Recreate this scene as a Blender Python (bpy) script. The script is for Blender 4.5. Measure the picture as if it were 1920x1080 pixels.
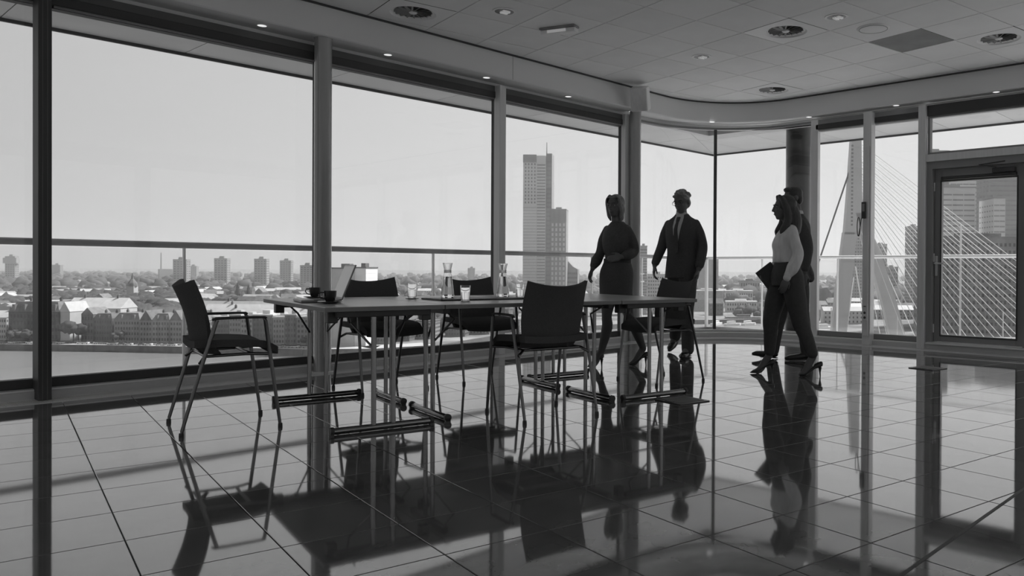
import bpy, bmesh, math, random
from mathutils import Vector, Matrix
random.seed(7)
PI = math.pi
YB = -11.0                                    # the back wall, behind the camera
sc = bpy.context.scene
COL = sc.collection
for o in list(bpy.data.objects):
    bpy.data.objects.remove(o)

# ------------------------------------------------------------------ camera
A0 = math.radians(49.5)                       # the left glass front runs along world X
CAMXY = (-1.5552, -6.9095)
CAMH = 0.9406
FPX, CX, CY, PITCH, ROLL = 1495.76, 1216.81, 515.39, -0.00714, -0.00588
def rotz(v, a):
    return Vector((v[0]*math.cos(a)-v[1]*math.sin(a), v[0]*math.sin(a)+v[1]*math.cos(a), v[2]))
_fw = Vector((0, math.cos(PITCH), math.sin(PITCH))); _up = Vector((0, -math.sin(PITCH), math.cos(PITCH))); _rt = Vector((1, 0, 0))
_R = _rt*math.cos(ROLL)-_up*math.sin(ROLL); _U = _up*math.cos(ROLL)+_rt*math.sin(ROLL)
FW, RT, UP = rotz(_fw, -A0), rotz(_R, -A0), rotz(_U, -A0)
CAMP = Vector((CAMXY[0], CAMXY[1], CAMH))
cd = bpy.data.cameras.new('camera'); cam = bpy.data.objects.new('camera', cd); COL.objects.link(cam)
m = Matrix((RT, UP, -FW)).transposed().to_4x4(); m.translation = CAMP
cam.matrix_world = m
cd.sensor_fit = 'HORIZONTAL'; cd.sensor_width = 36.0; cd.lens = FPX/1920*36
cd.shift_x = (960-CX)/1920; cd.shift_y = (CY-540)/1920
cd.clip_start = 0.05; cd.clip_end = 60000
sc.camera = cam

# ------------------------------------------------------------------ sky, sun, exposure
w = bpy.data.worlds.new('sky'); sc.world = w; w.use_nodes = True
nt = w.node_tree; nt.nodes.clear()
bg = nt.nodes.new('ShaderNodeBackground'); wo = nt.nodes.new('ShaderNodeOutputWorld')
tc = nt.nodes.new('ShaderNodeTexCoord'); dt = nt.nodes.new('ShaderNodeVectorMath'); dt.operation = 'DOT_PRODUCT'
bright = (RT*0.35 + FW*1.0 + Vector((0, 0, 0.02))).normalized()
nt.links.new(tc.outputs['Generated'], dt.inputs[0]); dt.inputs[1].default_value = bright
mr = nt.nodes.new('ShaderNodeMapRange'); mr.inputs['From Min'].default_value = -1; mr.inputs['From Max'].default_value = 1
mr.inputs['To Min'].default_value = 0; mr.inputs['To Max'].default_value = 1
nt.links.new(dt.outputs['Value'], mr.inputs['Value'])
pw = nt.nodes.new('ShaderNodeMath'); pw.operation = 'POWER'; pw.inputs[1].default_value = 3.0
nt.links.new(mr.outputs['Result'], pw.inputs[0])
ml = nt.nodes.new('ShaderNodeMath'); ml.operation = 'MULTIPLY_ADD'; ml.inputs[1].default_value = 0.39; ml.inputs[2].default_value = 0.365
nt.links.new(pw.outputs[0], ml.inputs[0])
# faint cloud veil
ns = nt.nodes.new('ShaderNodeTexNoise'); ns.inputs['Scale'].default_value = 2.2; ns.inputs['Detail'].default_value = 4
mp = nt.nodes.new('ShaderNodeMapping'); mp.inputs['Scale'].default_value = (1, 1, 3)
nt.links.new(tc.outputs['Generated'], mp.inputs['Vector']); nt.links.new(mp.outputs[0], ns.inputs['Vector'])
mc = nt.nodes.new('ShaderNodeMapRange'); mc.inputs['To Min'].default_value = 0.96; mc.inputs['To Max'].default_value = 1.04
nt.links.new(ns.outputs['Fac'], mc.inputs['Value'])
mm = nt.nodes.new('ShaderNodeMath'); mm.operation = 'MULTIPLY'
nt.links.new(ml.outputs[0], mm.inputs[0]); nt.links.new(mc.outputs['Result'], mm.inputs[1])
nt.links.new(mm.outputs[0], bg.inputs['Strength']); bg.inputs['Color'].default_value = (1, 1, 1, 1)
nt.links.new(bg.outputs[0], wo.inputs[0])
sl = bpy.data.lights.new('sun', 'SUN'); sl.energy = 7.0; sl.angle = math.radians(6)
sun = bpy.data.objects.new('sun', sl); COL.objects.link(sun)
sdir = Vector((0.97, -0.12, 0)).normalized()*math.cos(math.radians(50)) + Vector((0, 0, math.sin(math.radians(50))))
sun.rotation_euler = sdir.to_track_quat('Z', 'Y').to_euler(); sun.location = (0, 0, 30)
sc.view_settings.view_transform = 'Standard'; sc.view_settings.look = 'None'
sc.view_settings.exposure = 0.0; sc.view_settings.gamma = 1.0; sc.view_settings.use_curve_mapping = False

# ------------------------------------------------------------------ helpers
def mat(name, g, rough=0.6, metal=0.0, noise=0.0, nscale=8.0, spec=0.5, bump=0.0, rand=0.0, coat=0.0, stretch=None):
    m_ = bpy.data.materials.new(name); m_.use_nodes = True
    t = m_.node_tree; b = t.nodes['Principled BSDF']
    b.inputs['Base Color'].default_value = (g, g, g, 1); b.inputs['Roughness'].default_value = rough
    b.inputs['Metallic'].default_value = metal; b.inputs['Specular IOR Level'].default_value = spec
    b.inputs['Coat Weight'].default_value = coat; b.inputs['Coat Roughness'].default_value = 0.045
    src = None
    if noise or bump:
        c = t.nodes.new('ShaderNodeTexCoord'); n = t.nodes.new('ShaderNodeTexNoise')
        n.inputs['Scale'].default_value = nscale; n.inputs['Detail'].default_value = 6
        if stretch:
            mp_ = t.nodes.new('ShaderNodeMapping'); mp_.inputs['Scale'].default_value = stretch
            t.links.new(c.outputs['Object'], mp_.inputs[0]); t.links.new(mp_.outputs[0], n.inputs['Vector'])
        else:
            t.links.new(c.outputs['Object'], n.inputs['Vector'])
        r = t.nodes.new('ShaderNodeMapRange'); r.inputs['From Min'].default_value = 0.3; r.inputs['From Max'].default_value = 0.7
        r.inputs['To Min'].default_value = g*(1-noise); r.inputs['To Max'].default_value = g*(1+noise)
        t.links.new(n.outputs['Fac'], r.inputs['Value']); src = r.outputs['Result']
        if bump:
            bp = t.nodes.new('ShaderNodeBump'); bp.inputs['Strength'].default_value = bump; bp.inputs['Distance'].default_value = 0.01
            t.links.new(n.outputs['Fac'], bp.inputs['Height']); t.links.new(bp.outputs[0], b.inputs['Normal'])
    if rand:
        oi = t.nodes.new('ShaderNodeObjectInfo'); rr = t.nodes.new('ShaderNodeMapRange')
        rr.inputs['To Min'].default_value = 1-rand; rr.inputs['To Max'].default_value = 1+rand
        t.links.new(oi.outputs['Random'], rr.inputs['Value'])
        mu = t.nodes.new('ShaderNodeMath'); mu.operation = 'MULTIPLY'
        if src: t.links.new(src, mu.inputs[0])
        else: mu.inputs[0].default_value = g
        t.links.new(rr.outputs['Result'], mu.inputs[1]); src = mu.outputs[0]
    if src: t.links.new(src, b.inputs['Base Color'])
    return m_
def pane_mat(name, tint=0.95, refl=1.0):
    """thin window glass: clear with a Fresnel reflection"""
    m_ = bpy.data.materials.new(name); m_.use_nodes = True
    t = m_.node_tree; t.nodes.clear()
    o = t.nodes.new('ShaderNodeOutputMaterial'); mx = t.nodes.new('ShaderNodeMixShader')
    tr = t.nodes.new('ShaderNodeBsdfTransparent'); tr.inputs[0].default_value = (tint, tint, tint, 1)
    gl = t.nodes.new('ShaderNodeBsdfGlossy'); gl.inputs['Roughness'].default_value = 0.0
    gl.inputs[0].default_value = (refl, refl, refl, 1)
    # Schlick reflectance of a thin pane, the same from either side
    ge = t.nodes.new('ShaderNodeNewGeometry'); dp = t.nodes.new('ShaderNodeVectorMath'); dp.operation = 'DOT_PRODUCT'
    t.links.new(ge.outputs['Normal'], dp.inputs[0]); t.links.new(ge.outputs['Incoming'], dp.inputs[1])
    def mth(op, a, b_=None):
        n_ = t.nodes.new('ShaderNodeMath'); n_.operation = op
        for i_, v_ in enumerate((a, b_)):
            if v_ is None: continue
            if isinstance(v_, (int, float)): n_.inputs[i_].default_value = v_
            else: t.links.new(v_, n_.inputs[i_])
        return n_.outputs[0]
    c_ = mth('ABSOLUTE', dp.outputs['Value']); f_ = mth('POWER', mth('SUBTRACT', 1.0, c_), 5.0)
    f_ = mth('ADD', mth('MULTIPLY', f_, 0.5), 0.025)
    t.links.new(f_, mx.inputs[0]); t.links.new(tr.outputs[0], mx.inputs[1]); t.links.new(gl.outputs[0], mx.inputs[2])
    t.links.new(mx.outputs[0], o.inputs[0]); return m_
def glass_mat(name, ior=1.45, g=1.0):
    m_ = bpy.data.materials.new(name); m_.use_nodes = True
    b = m_.node_tree.nodes['Principled BSDF']
    b.inputs['Base Color'].default_value = (g, g, g, 1); b.inputs['Transmission Weight'].default_value = 1.0
    b.inputs['Roughness'].default_value = 0.0; b.inputs['IOR'].default_value = ior
    return m_
def emit_mat(name, s):
    m_ = bpy.data.materials.new(name); m_.use_nodes = True
    b = m_.node_tree.nodes['Principled BSDF']; b.inputs['Base Color'].default_value = (.8, .8, .8, 1)
    b.inputs['Emission Color'].default_value = (1, 1, 1, 1); b.inputs['Emission Strength'].default_value = s
    return m_

def finish(bm, name, m_, parent=None, smooth=None):
    me = bpy.data.meshes.new(name); bm.normal_update()
    bmesh.ops.recalc_face_normals(bm, faces=bm.faces)
    bm.to_mesh(me); bm.free(); me.materials.append(m_)
    if smooth is not None:
        for p in me.polygons: p.use_smooth = True
        if smooth:
            try: me.set_sharp_from_angle(angle=math.radians(smooth))
            except Exception: pass
    o = bpy.data.objects.new(name, me); COL.objects.link(o)
    if parent: o.parent = parent
    return o
def empty(name, loc=(0, 0, 0), rz=0.0, parent=None):
    o = bpy.data.objects.new(name, None); COL.objects.link(o); o.location = loc; o.rotation_euler = (0, 0, rz)
    o.empty_display_size = 0.1
    if parent: o.parent = parent
    return o
def tag(o, label=None, cat=None, group=None, kind=None):
    if label: o['label'] = label
    if cat: o['category'] = cat
    if group: o['group'] = group
    if kind: o['kind'] = kind
    return o
def dup(root, loc, rz, label=None, group=None):
    def cp(o, par):
        c = o.copy(); COL.objects.link(c); c.parent = par
        for ch in o.children: cp(ch, c)
        return c
    c = cp(root, None); c.location = loc; c.rotation_euler = (0, 0, rz)
    if label: c['label'] = label
    if group: c['group'] = group
    return c
BM = bmesh.new
def box(bm, x0, x1, y0, y1, z0, z1, M=None):
    vs = [bm.verts.new(Vector(p) if M is None else M @ Vector(p)) for p in
          [(x0, y0, z0), (x1, y0, z0), (x1, y1, z0), (x0, y1, z0), (x0, y0, z1), (x1, y0, z1), (x1, y1, z1), (x0, y1, z1)]]
    for f in ((3, 2, 1, 0), (4, 5, 6, 7), (0, 1, 5, 4), (1, 2, 6, 5), (2, 3, 7, 6), (3, 0, 4, 7)):
        bm.faces.new([vs[i] for i in f])
    return vs
def bevel(bm, r, seg=1):
    bmesh.ops.bevel(bm, geom=list(bm.edges), offset=r, segments=seg, affect='EDGES', profile=0.6)
def frame_at(d, up=Vector((0, 0, 1))):
    d = d.normalized()
    if abs(d.dot(up)) > 0.98: up = Vector((0, 1, 0))
    a = d.cross(up).normalized(); b = a.cross(d).normalized()
    return a, b
def tube(bm, pts, rad, seg=10, cap=True, flat=1.0, up=Vector((0, 0, 1))):
    pts = [Vector(p) for p in pts]
    if not hasattr(rad, '__len__'): rad = [rad]*len(pts)
    rings = []
    pa = None
    for i, p in enumerate(pts):
        d = (pts[min(i+1, len(pts)-1)]-pts[max(i-1, 0)])
        a, b = frame_at(d, up)
        if pa is not None and a.dot(pa) < 0: a, b = -a, -b
        pa = a
        rings.append([bm.verts.new(p+(a*math.cos(2*PI*k/seg)+b*math.sin(2*PI*k/seg)*flat)*rad[i]) for k in range(seg)])
    for r0, r1 in zip(rings, rings[1:]):
        for k in range(seg):
            bm.faces.new((r0[k], r0[(k+1) % seg], r1[(k+1) % seg], r1[k]))
    if cap:
        bm.faces.new(rings[0][::-1]); bm.faces.new(rings[-1])
    return rings
def lathe(bm, prof, seg=24, c=(0, 0, 0), closed=False):
    c = Vector(c); rings = []
    for r, z in prof:
        if r < 1e-6: rings.append([bm.verts.new(c+Vector((0, 0, z)))])
        else: rings.append([bm.verts.new(c+Vector((r*math.cos(2*PI*k/seg), r*math.sin(2*PI*k/seg), z))) for k in range(seg)])
    pairs = list(zip(rings, rings[1:]))
    if closed: pairs.append((rings[-1], rings[0]))
    for a, b in pairs:
        for k in range(seg):
            k2 = (k+1) % seg
            if len(a) == 1 and len(b) == 1: continue
            if len(a) == 1: bm.faces.new((a[0], b[k2], b[k]))
            elif len(b) == 1: bm.faces.new((a[k], a[k2], b[0]))
            else: bm.faces.new((a[k], a[k2], b[k2], b[k]))
def ellip(bm, c, r, M=None, u=16, v=10):
    c = Vector(c); rot = M if M is not None else Matrix.Identity(3)
    if not hasattr(r, '__len__'): r = (r, r, r)
    rings = []
    for j in range(v+1):
        th = PI*j/v
        if j in (0, v): rings.append([bm.verts.new(c+rot @ Vector((0, 0, r[2]*math.cos(th))))])
        else: rings.append([bm.verts.new(c+rot @ Vector((r[0]*math.sin(th)*math.cos(2*PI*k/u), r[1]*math.sin(th)*math.sin(2*PI*k/u), r[2]*math.cos(th)))) for k in range(u)])
    for a, b in zip(rings, rings[1:]):
        for k in range(u):
            k2 = (k+1) % u
            if len(a) == 1: bm.faces.new((a[0], b[k], b[k2]))
            elif len(b) == 1: bm.faces.new((a[k], b[0], a[k2]))
            else: bm.faces.new((a[k], b[k], b[k2], a[k2]))
def prism(bm, poly, z0, z1, M=None):
    lo = [bm.verts.new((M @ Vector((x, y, z0))) if M else (x, y, z0)) for x, y in poly]
    hi = [bm.verts.new((M @ Vector((x, y, z1))) if M else (x, y, z1)) for x, y in poly]
    bm.faces.new(lo[::-1]); bm.faces.new(hi); n = len(poly)
    for i in range(n): bm.faces.new((lo[i], lo[(i+1) % n], hi[(i+1) % n], hi[i]))
def clip(poly, region):
    """Sutherland-Hodgman against a convex counter-clockwise region"""
    out = poly
    for i in range(len(region)):
        a, b = region[i], region[(i+1) % len(region)]
        inp, out = out, []
        if not inp: break
        f = lambda p: (b[0]-a[0])*(p[1]-a[1])-(b[1]-a[1])*(p[0]-a[0])
        for j in range(len(inp)):
            p, q = inp[j-1], inp[j]; fp, fq = f(p), f(q)
            if (fp >= 0) != (fq >= 0):
                t = fp/(fp-fq); out.append((p[0]+(q[0]-p[0])*t, p[1]+(q[1]-p[1])*t))
            if fq >= 0: out.append(q)
    return out
def area(poly):
    return abs(sum(poly[i-1][0]*poly[i][1]-poly[i][0]*poly[i-1][1] for i in range(len(poly))))/2
def front(yn, xr, r, x0=-4.2, y1=YB, n=20):
    """plan curve of the glass front: left front (y=yn), round corner, right front (x=xr); points with outward normal"""
    P = [((x0, yn), (0, 1))]
    k = 6
    for i in range(1, k): P.append(((x0+(xr-r-x0)*i/k, yn), (0, 1)))
    for i in range(n+1):
        a = PI/2-PI/2*i/n
        P.append(((xr-r+r*math.cos(a), yn-r+r*math.sin(a)), (math.cos(a), math.sin(a))))
    P.append(((xr, y1), (1, 0)))
    return P
def sweep(bm, path, prof, closed=True):
    """extrude a cross-section (outward offset, z) along a front() path"""
    rings = [[bm.verts.new((p[0]+nrm[0]*o, p[1]+nrm[1]*o, z)) for o, z in prof] for p, nrm in path]
    n = len(prof)
    for a, b in zip(rings, rings[1:]):
        for k in range(n if closed else n-1):
            bm.faces.new((a[k], a[(k+1) % n], b[(k+1) % n], b[k]))
    if closed:
        bm.faces.new(rings[0]); bm.faces.new(rings[-1][::-1])

# ------------------------------------------------------------------ materials
M = {}
M['stone'] = mat('polished_stone', 0.15, 0.045, noise=0.22, nscale=5, spec=0.8, rand=0.10, coat=0.7)
M['joint'] = mat('floor_joint', 0.03, 0.5)
M['ceil'] = mat('ceiling_tile', 0.93, 0.85, noise=0.03, nscale=3, rand=0.03)
M['ceil_base'] = mat('ceiling_void', 0.08, 0.9)
M['plaster'] = mat('white_plaster', 0.84, 0.7)
M['wall'] = mat('back_wall', 0.7, 0.8)
M['frame_dark'] = mat('dark_frame', 0.06, 0.5)
M['frame_dark2'] = mat('head_casing_paint', 0.12, 0.5)
M['frame_mid'] = mat('grey_frame', 0.28, 0.4)
M['alu'] = mat('brushed_metal', 0.74, 0.38, metal=0.15, noise=0.05, nscale=40, stretch=(1, 1, .05))
M['alu_light'] = mat('light_metal', 0.75, 0.3, metal=0.2)
M['column'] = mat('column_paint', 0.30, 0.16, spec=.8, coat=0.6)
M['glass'] = pane_mat('window_glass', 0.992)
M['rail_glass'] = pane_mat('balustrade_glass', 0.965)
M['black_fabric'] = mat('black_fabric', 0.085, 0.9, noise=0.15, nscale=200, bump=0.2, spec=0.25)
M['black_plastic'] = mat('black_plastic', 0.055, 0.45)
M['chrome'] = mat('chrome', 0.27, 0.18, metal=1.0)
M['steel'] = mat('dark_steel', 0.16, 0.28, metal=1.0)
M['tabletop'] = mat('table_laminate', 0.42, 0.30, noise=0.05, nscale=30, stretch=(1, 12, 1), spec=0.6)
M['table_edge'] = mat('table_edge', 0.22, 0.5)
M['soffit'] = mat('soffit_panel', 0.66, 0.38, noise=0.06, nscale=1.5, rand=0.05)
M['terrace'] = mat('terrace', 0.80, 0.8, noise=0.15)  # pale tone picked to throw daylight indoors

# ------------------------------------------------------------------ floor
GANG = math.radians(79.6)
EA = (math.cos(GANG), math.sin(GANG)); EB = (EA[1], -EA[0])
def cam_px(p):
    d = Vector(p)-CAMP; z = d.dot(FW)
    if z < 0.05: return None
    return (CX+FPX*d.dot(RT)/z, CY-FPX*d.dot(UP)/z)
def in_view(poly, z, mg=60):
    ok = False; pts = []
    for x, y in poly:
        q = cam_px((x, y, z))
        if q is None: return None
        pts.append(q)
        if -mg < q[0] < 1920+mg and -mg < q[1] < 1080+mg: ok = True
    return area(pts) if ok else None
floor = finish((lambda b: (prism(b, [(-4.2, YB), (8.3, YB), (8.3, .22), (-4.2, .22)], -0.30, -0.012), b)[1])(BM()), 'floor', M['joint'])
tag(floor, kind='structure')
FREG = [(-4.2, YB), (7.64, YB)]+[p for p, n in reversed(front(-.26, 7.64, 1.1))][1:]
def tiling(org, pitch, gap, region, z0, z1, ztest, name, m_, parent, limit, skip=lambda c: False, pad=60):
    cells = []
    for i in range(-45, 46):
        for j in range(-45, 46):
            cx_ = org[0]+(i+.5)*pitch*EA[0]+(j+.5)*pitch*EB[0]; cy_ = org[1]+(i+.5)*pitch*EA[1]+(j+.5)*pitch*EB[1]
            if not (-5 < cx_ < 9 and -12 < cy_ < 1): continue
            h = (pitch-gap)/2
            full = [(cx_+sa*h*EA[0]+sb*h*EB[0], cy_+sa*h*EA[1]+sb*h*EB[1]) for sa, sb in ((-1, -1), (-1, 1), (1, 1), (1, -1))]
            if (full[1][0]-full[0][0])*(full[2][1]-full[1][1])-(full[1][1]-full[0][1])*(full[2][0]-full[1][0]) < 0: full.reverse()
            c = clip(full, region)
            if len(c) < 3 or area(c) < 0.0006: continue
            a = in_view(c, ztest, pad)
            cells.append((-(a or 0), i, j, (cx_, cy_), c, area(c) > h*h*4-1e-5))
    cells.sort()
    bm0 = BM(); h = (pitch-gap)/2; box(bm0, -h, h, -h, h, z0, z1)
    me = bpy.data.meshes.new(name); bmesh.ops.recalc_face_normals(bm0, faces=bm0.faces)
    bevel_edges = [e for e in bm0.edges if all(abs(v.co.z-ztest) < 1e-6 for v in e.verts)]
    bmesh.ops.bevel(bm0, geom=bevel_edges, offset=0.0015, segments=1, affect='EDGES')
    bm0.to_mesh(me); bm0.free(); me.materials.append(m_)
    rest = BM(); n = 0
    for a, i, j, c, poly, whole in cells:
        if skip(c): continue
        if a < -8 and n < limit:
            n += 1
            if whole:
                o = bpy.data.objects.new(name, me); COL.objects.link(o); o.location = (c[0], c[1], 0)
                o.rotation_euler = (random.uniform(-1, 1)*4e-4, random.uniform(-1, 1)*4e-4, GANG)
                o.parent = parent
            else:
                b = BM(); prism(b, [(x-c[0], y-c[1]) for x, y in poly], z0, z1)
                o = finish(b, name, m_, parent); o.location = (c[0], c[1], 0)
        else:
            prism(rest, poly, z0, z1)
    o = finish(rest, name+'_field', m_, parent); o['kind'] = 'stuff'
    return n
tiling((1.4283, -5.7842), 0.4, 0.004, FREG, -0.012, 0.0, 0.0, 'tile', M['stone'], floor, 300)
# dark expansion joint laid across the near tiles
b = BM(); box(b, -.2, 5.2, -5.917, -5.903, 0.0003, 0.0011); finish(b, 'expansion_joint', M['joint'], floor)
# heating grille along the glass
gr = empty('floor_grille'); tag(gr, kind='structure'); gr.name = 'trim_1'
b = BM(); sweep(b, front(-.245, 7.655, 1.115), [(0, -.012), (0.012, -.012), (0.012, 0.003), (0, 0.003)])
sweep(b, front(-.012, 7.888, 1.348), [(0, -.012), (0.01, -.012), (0.01, 0.003), (0, 0.003)]); finish(b, 'grille_frame', M['alu_light'], gr)
b = BM()
x = -4.1
while x < 6.5:
    box(b, x, x+.011, -.233, -.012, -.01, .001); x += .016
for i in range(130):
    a = PI/2-PI/2*(i+.5)/130
    mtx = Matrix.Translation((6.54, -1.36, 0)) @ Matrix.Rotation(a, 4, 'Z')
    box(b, 1.13, 1.345, -.0055, .0055, -.01, .001, mtx)
y = -1.4
while y > YB+.1:
    box(b, 7.667, 7.888, y, y+.011, -.01, .001); y -= .016
o = finish(b, 'slat', M['alu_light'], gr); o['kind'] = 'stuff'

# ------------------------------------------------------------------ curb under the glass
cb = BM(); sweep(cb, front(0, 7.9, 1.35), [(0, -.012), (0, .052), (.006, .058), (.13, .058), (.13, -.012)])
o = finish(cb, 'baseboard_front', mat('curb_paint', .55, .35, spec=.7)); tag(o, kind='structure')
b = BM(); sweep(b, front(0, 7.9, 1.35), [(.004, .0585), (.004, .066), (.010, .070), (.052, .074), (.052, .0585)]); finish(b, 'lit_ledge_strip', M['alu_light'], o)  # lighter strip paints in the sky-lit top of the curb

# ------------------------------------------------------------------ ceiling
CZ = 3.2468
ceiling = finish((lambda b: (box(b, -4.2, 8.3, YB, .24, CZ+.02, CZ+.25), b)[1])(BM()), 'ceiling', M['ceil_base'])
tag(ceiling, kind='structure')
CREG = [(-4.2, YB), (7.84, YB)]+[p for p, n in reversed(front(-.17, 7.84, 1.2))][1:]
CO = (4.2464, -3.0081)
def ccell(i, j): return (CO[0]+(i+.5)*.6*EA[0]+(j+.5)*.6*EB[0], CO[1]+(i+.5)*.6*EA[1]+(j+.5)*.6*EB[1])
def cidx(x, y):
    dx, dy = x-CO[0], y-CO[1]
    return (math.floor((dx*EA[0]+dy*EA[1])/.6), math.floor((dx*EB[0]+dy*EB[1])/.6))
DIFF = [cidx(2.56, -.59), cidx(5.15, -2.9), cidx(6.71, -4.39), cidx(7.18, -1.49)]
ACC = cidx(6.23, -3.72)
skipc = set(DIFF+[ACC])
tiling(CO, 0.6, 0.009, CREG, CZ, CZ+.018, CZ, 'ceiling_tile', M['ceil'], ceiling, 300, skip=lambda c: cidx(*c) in skipc, pad=60)

# bulkhead round the edge of the ceiling
bk = BM(); sweep(bk, front(-.17, 7.84, 1.2), [(0, CZ+.02), (0, 2.985), (.012, 2.975), (.27, 2.975), (.27, 2.93), (.42, 2.93), (.42, CZ+.02)])
bulk = finish(bk, 'trim_2', M['plaster'], smooth=35); tag(bulk, kind='structure')
b = BM(); sweep(b, front(-.192, 7.818, 1.178), [(0, CZ-.001), (.02, CZ-.001), (.02, CZ-.016), (0, CZ-.016)]); finish(b, 'shadow_gap', M['frame_dark'], bulk)
for sx in (4.05,):
    b = BM(); box(b, sx-.002, sx+.002, -.1715, -.17, 2.98, CZ-.016); finish(b, 'panel_seam', M['frame_mid'], bulk)

# unseen walls behind the camera, their wide openings added to let in daylight
b = BM(); box(b, -4.35, -4.2, YB, .24, -.012, .08); box(b, -4.35, -4.2, YB, .24, 2.93, CZ+.25)
for yy in (YB, -7.4, -3.7, -.1): box(b, -4.35, -4.2, yy, yy+.3, .08, 2.93)
o = finish(b, 'wall_left', M['wall']); tag(o, kind='structure')
b = BM(); box(b, -4.35, 8.3, YB-.15, YB, -.012, .08); box(b, -4.35, 8.3, YB-.15, YB, 2.93, CZ+.25)
for xx in (-4.35, -.2, 3.9, 8.05): box(b, xx, xx+.25, YB-.15, YB, .08, 2.93)
o = finish(b, 'wall_back', M['wall']); tag(o, kind='structure')

# ------------------------------------------------------------------ window bays, left front (glass at y=0.10)
def rect_frame(bm, x0, x1, z0, z1, y0, y1, t, tb=None, tt=None, tl=None):
    tb = t if tb is None else tb; tt = t if tt is None else tt; tl = t if tl is None else tl
    box(bm, x0, x0+tl, y0, y1, z0, z1); box(bm, x1-t, x1, y0, y1, z0, z1)
    box(bm, x0+tl, x1-t, y0, y1, z0, z0+tb); box(bm, x0+tl, x1-t, y0, y1, z1-tt, z1)
def bay(n, x0, x1, rot=0.0, org=(0, 0), dark=True, zt=2.93):
    """one window: local x along the front, y outwards"""
    r = empty('window_%d' % n, (org[0], org[1], 0), rot); tag(r, kind='structure')
    b = BM(); rect_frame(b, x0, x1, .078, zt-.13, .056, .13, .03 if dark else .016, .062, .02, .012); finish(b, 'frame', M['frame_dark'] if dark else M['frame_mid'], r)
    b = BM(); box(b, x0+.013, x1-(.031 if dark else .017), .092, .100, .14, zt-.15); finish(b, 'pane', M['glass'], r)
    b = BM(); box(b, x0, x1, .03, .14, zt-.13, zt-.062); bevel(b, .004); bx = finish(b, 'blind_box', M['frame_dark'], r)
    b = BM(); box(b, x0, x1, .04, .14, zt-.060, zt); finish(b, 'head_casing', M['frame_dark2'] if dark else M['frame_mid'], r)
    b = BM(); tube(b, [(x0+.02, .05, zt-.135), (x1-.02, .05, zt-.135)], .012, 8); finish(b, 'blind_bar', M['frame_mid'], r)
    return r
def mullion(n, poly, z0, z1, m_, nm='trim'):
    b = BM(); prism(b, poly, z0, z1); bmesh.ops.bevel(b, geom=[e for e in b.edges if abs(e.verts[0].co.z-e.verts[1].co.z) > .1], offset=.004, segments=1, affect='EDGES')
    o = finish(b, '%s_%d' % (nm, n), m_); tag(o, kind='structure'); return o
R4 = lambda x0, x1, y0, y1: [(x0, y0), (x1, y0), (x1, y1), (x0, y1)]
mullion(3, R4(-4.19, -4.10, .035, .055), .078, 2.93, M['frame_dark'])
mullion(4, R4(-2.09, -2.03, .035, .055), .078, 2.93, M['frame_dark'])
m0 = mullion(5, R4(-.100, -.022, -.10, .055), 0.003, 2.93, M['frame_dark'])
b = BM()
for k in range(2): box(b, -.078+k*.028, -.073+k*.028, -.1015, -.0995, .003, 2.93)
finish(b, 'groove', M['frame_dark2'], m0)
mullion(6, R4(1.97, 2.03, .035, .055), .078, 2.93, M['alu'])
mullion(7, R4(3.975, 4.06, -.05, .055), .003, 2.93, M['alu'])
mullion(8, R4(6.03, 6.12, -.02, .055), .003, 2.93, M['alu'])
bay(1, -4.10, -2.06); bay(2, -2.06, 0.0); bay(3, 0.0, 2.0); bay(4, 2.0, 4.03); bay(5, 4.03, 6.09)

# round columns standing inside the glass
def column(x, y, label):
    b = BM(); lathe(b, [(0, .0), (.079, .0), (.079, .012), (.074, .02), (.074, 2.965), (.078, 2.975), (0, 2.975)], 32, (0, 0, 0))
    r = empty('column', (x, y, 0)); tag(r, label, 'column')
    finish(b, 'shaft', M['column'], r, 35)
    b = BM(); lathe(b, [(.079, .002), (.092, .002), (.092, .012), (.079, .016)], 32, closed=True); finish(b, 'base_ring', M['alu'], r, 35)
column(1.965, -.075, 'round grey column at the glass front behind the laptop')
column(6.160, -.075, 'round grey column at the glass front behind the woman in the dark dress')

# ------------------------------------------------------------------ round glass corner
gc = empty('window_6'); tag(gc, kind='structure')
GP = [p for p in front(.1, 8.0, 1.45, x0=6.06, y1=-1.60) if p[0][0] > 6.05]
def arc(yn, xr, r, a0, a1, n=14): 
    return [((xr-r+r*math.cos(a), yn-r+r*math.sin(a)), (math.cos(a), math.sin(a))) for a in [a0+(a1-a0)*i/n for i in range(n+1)]]
h1 = [((6.092, .1), (0, 1))]+arc(.1, 8.0, 1.45, PI/2, PI/4+.006)
h2 = arc(.1, 8.0, 1.45, PI/4-.006, 0)+[((8.0, -1.62), (1, 0))]
for h in (h1, h2):
    b = BM(); sweep(b, h, [(-.005, .10), (.005, .10), (.005, 2.93), (-.005, 2.93)]); finish(b, 'pane', M['glass'], gc, 30)
full = [((6.092, .1), (0, 1))]+arc(.1, 8.0, 1.45, PI/2, 0, 24)+[((8.0, -1.62), (1, 0))]
b = BM(); sweep(b, full, [(-.03, .078), (.03, .078), (.03, .105), (-.03, .105)]); finish(b, 'bottom_track', M['alu'], gc, 30)
b = BM(); sweep(b, full, [(-.02, 2.90), (.02, 2.90), (.02, 2.93), (-.02, 2.93)]); finish(b, 'top_track', M['frame_mid'], gc, 30)
b = BM(); a = PI/4; mtx = Matrix.Translation((6.55+1.45*math.cos(a), -1.35+1.45*math.sin(a), 0)) @ Matrix.Rotation(a, 4, 'Z')
box(b, -.02, .02, -.02, .02, .105, 2.90, mtx); finish(b, 'corner_post', M['frame_dark'], gc)

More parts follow.
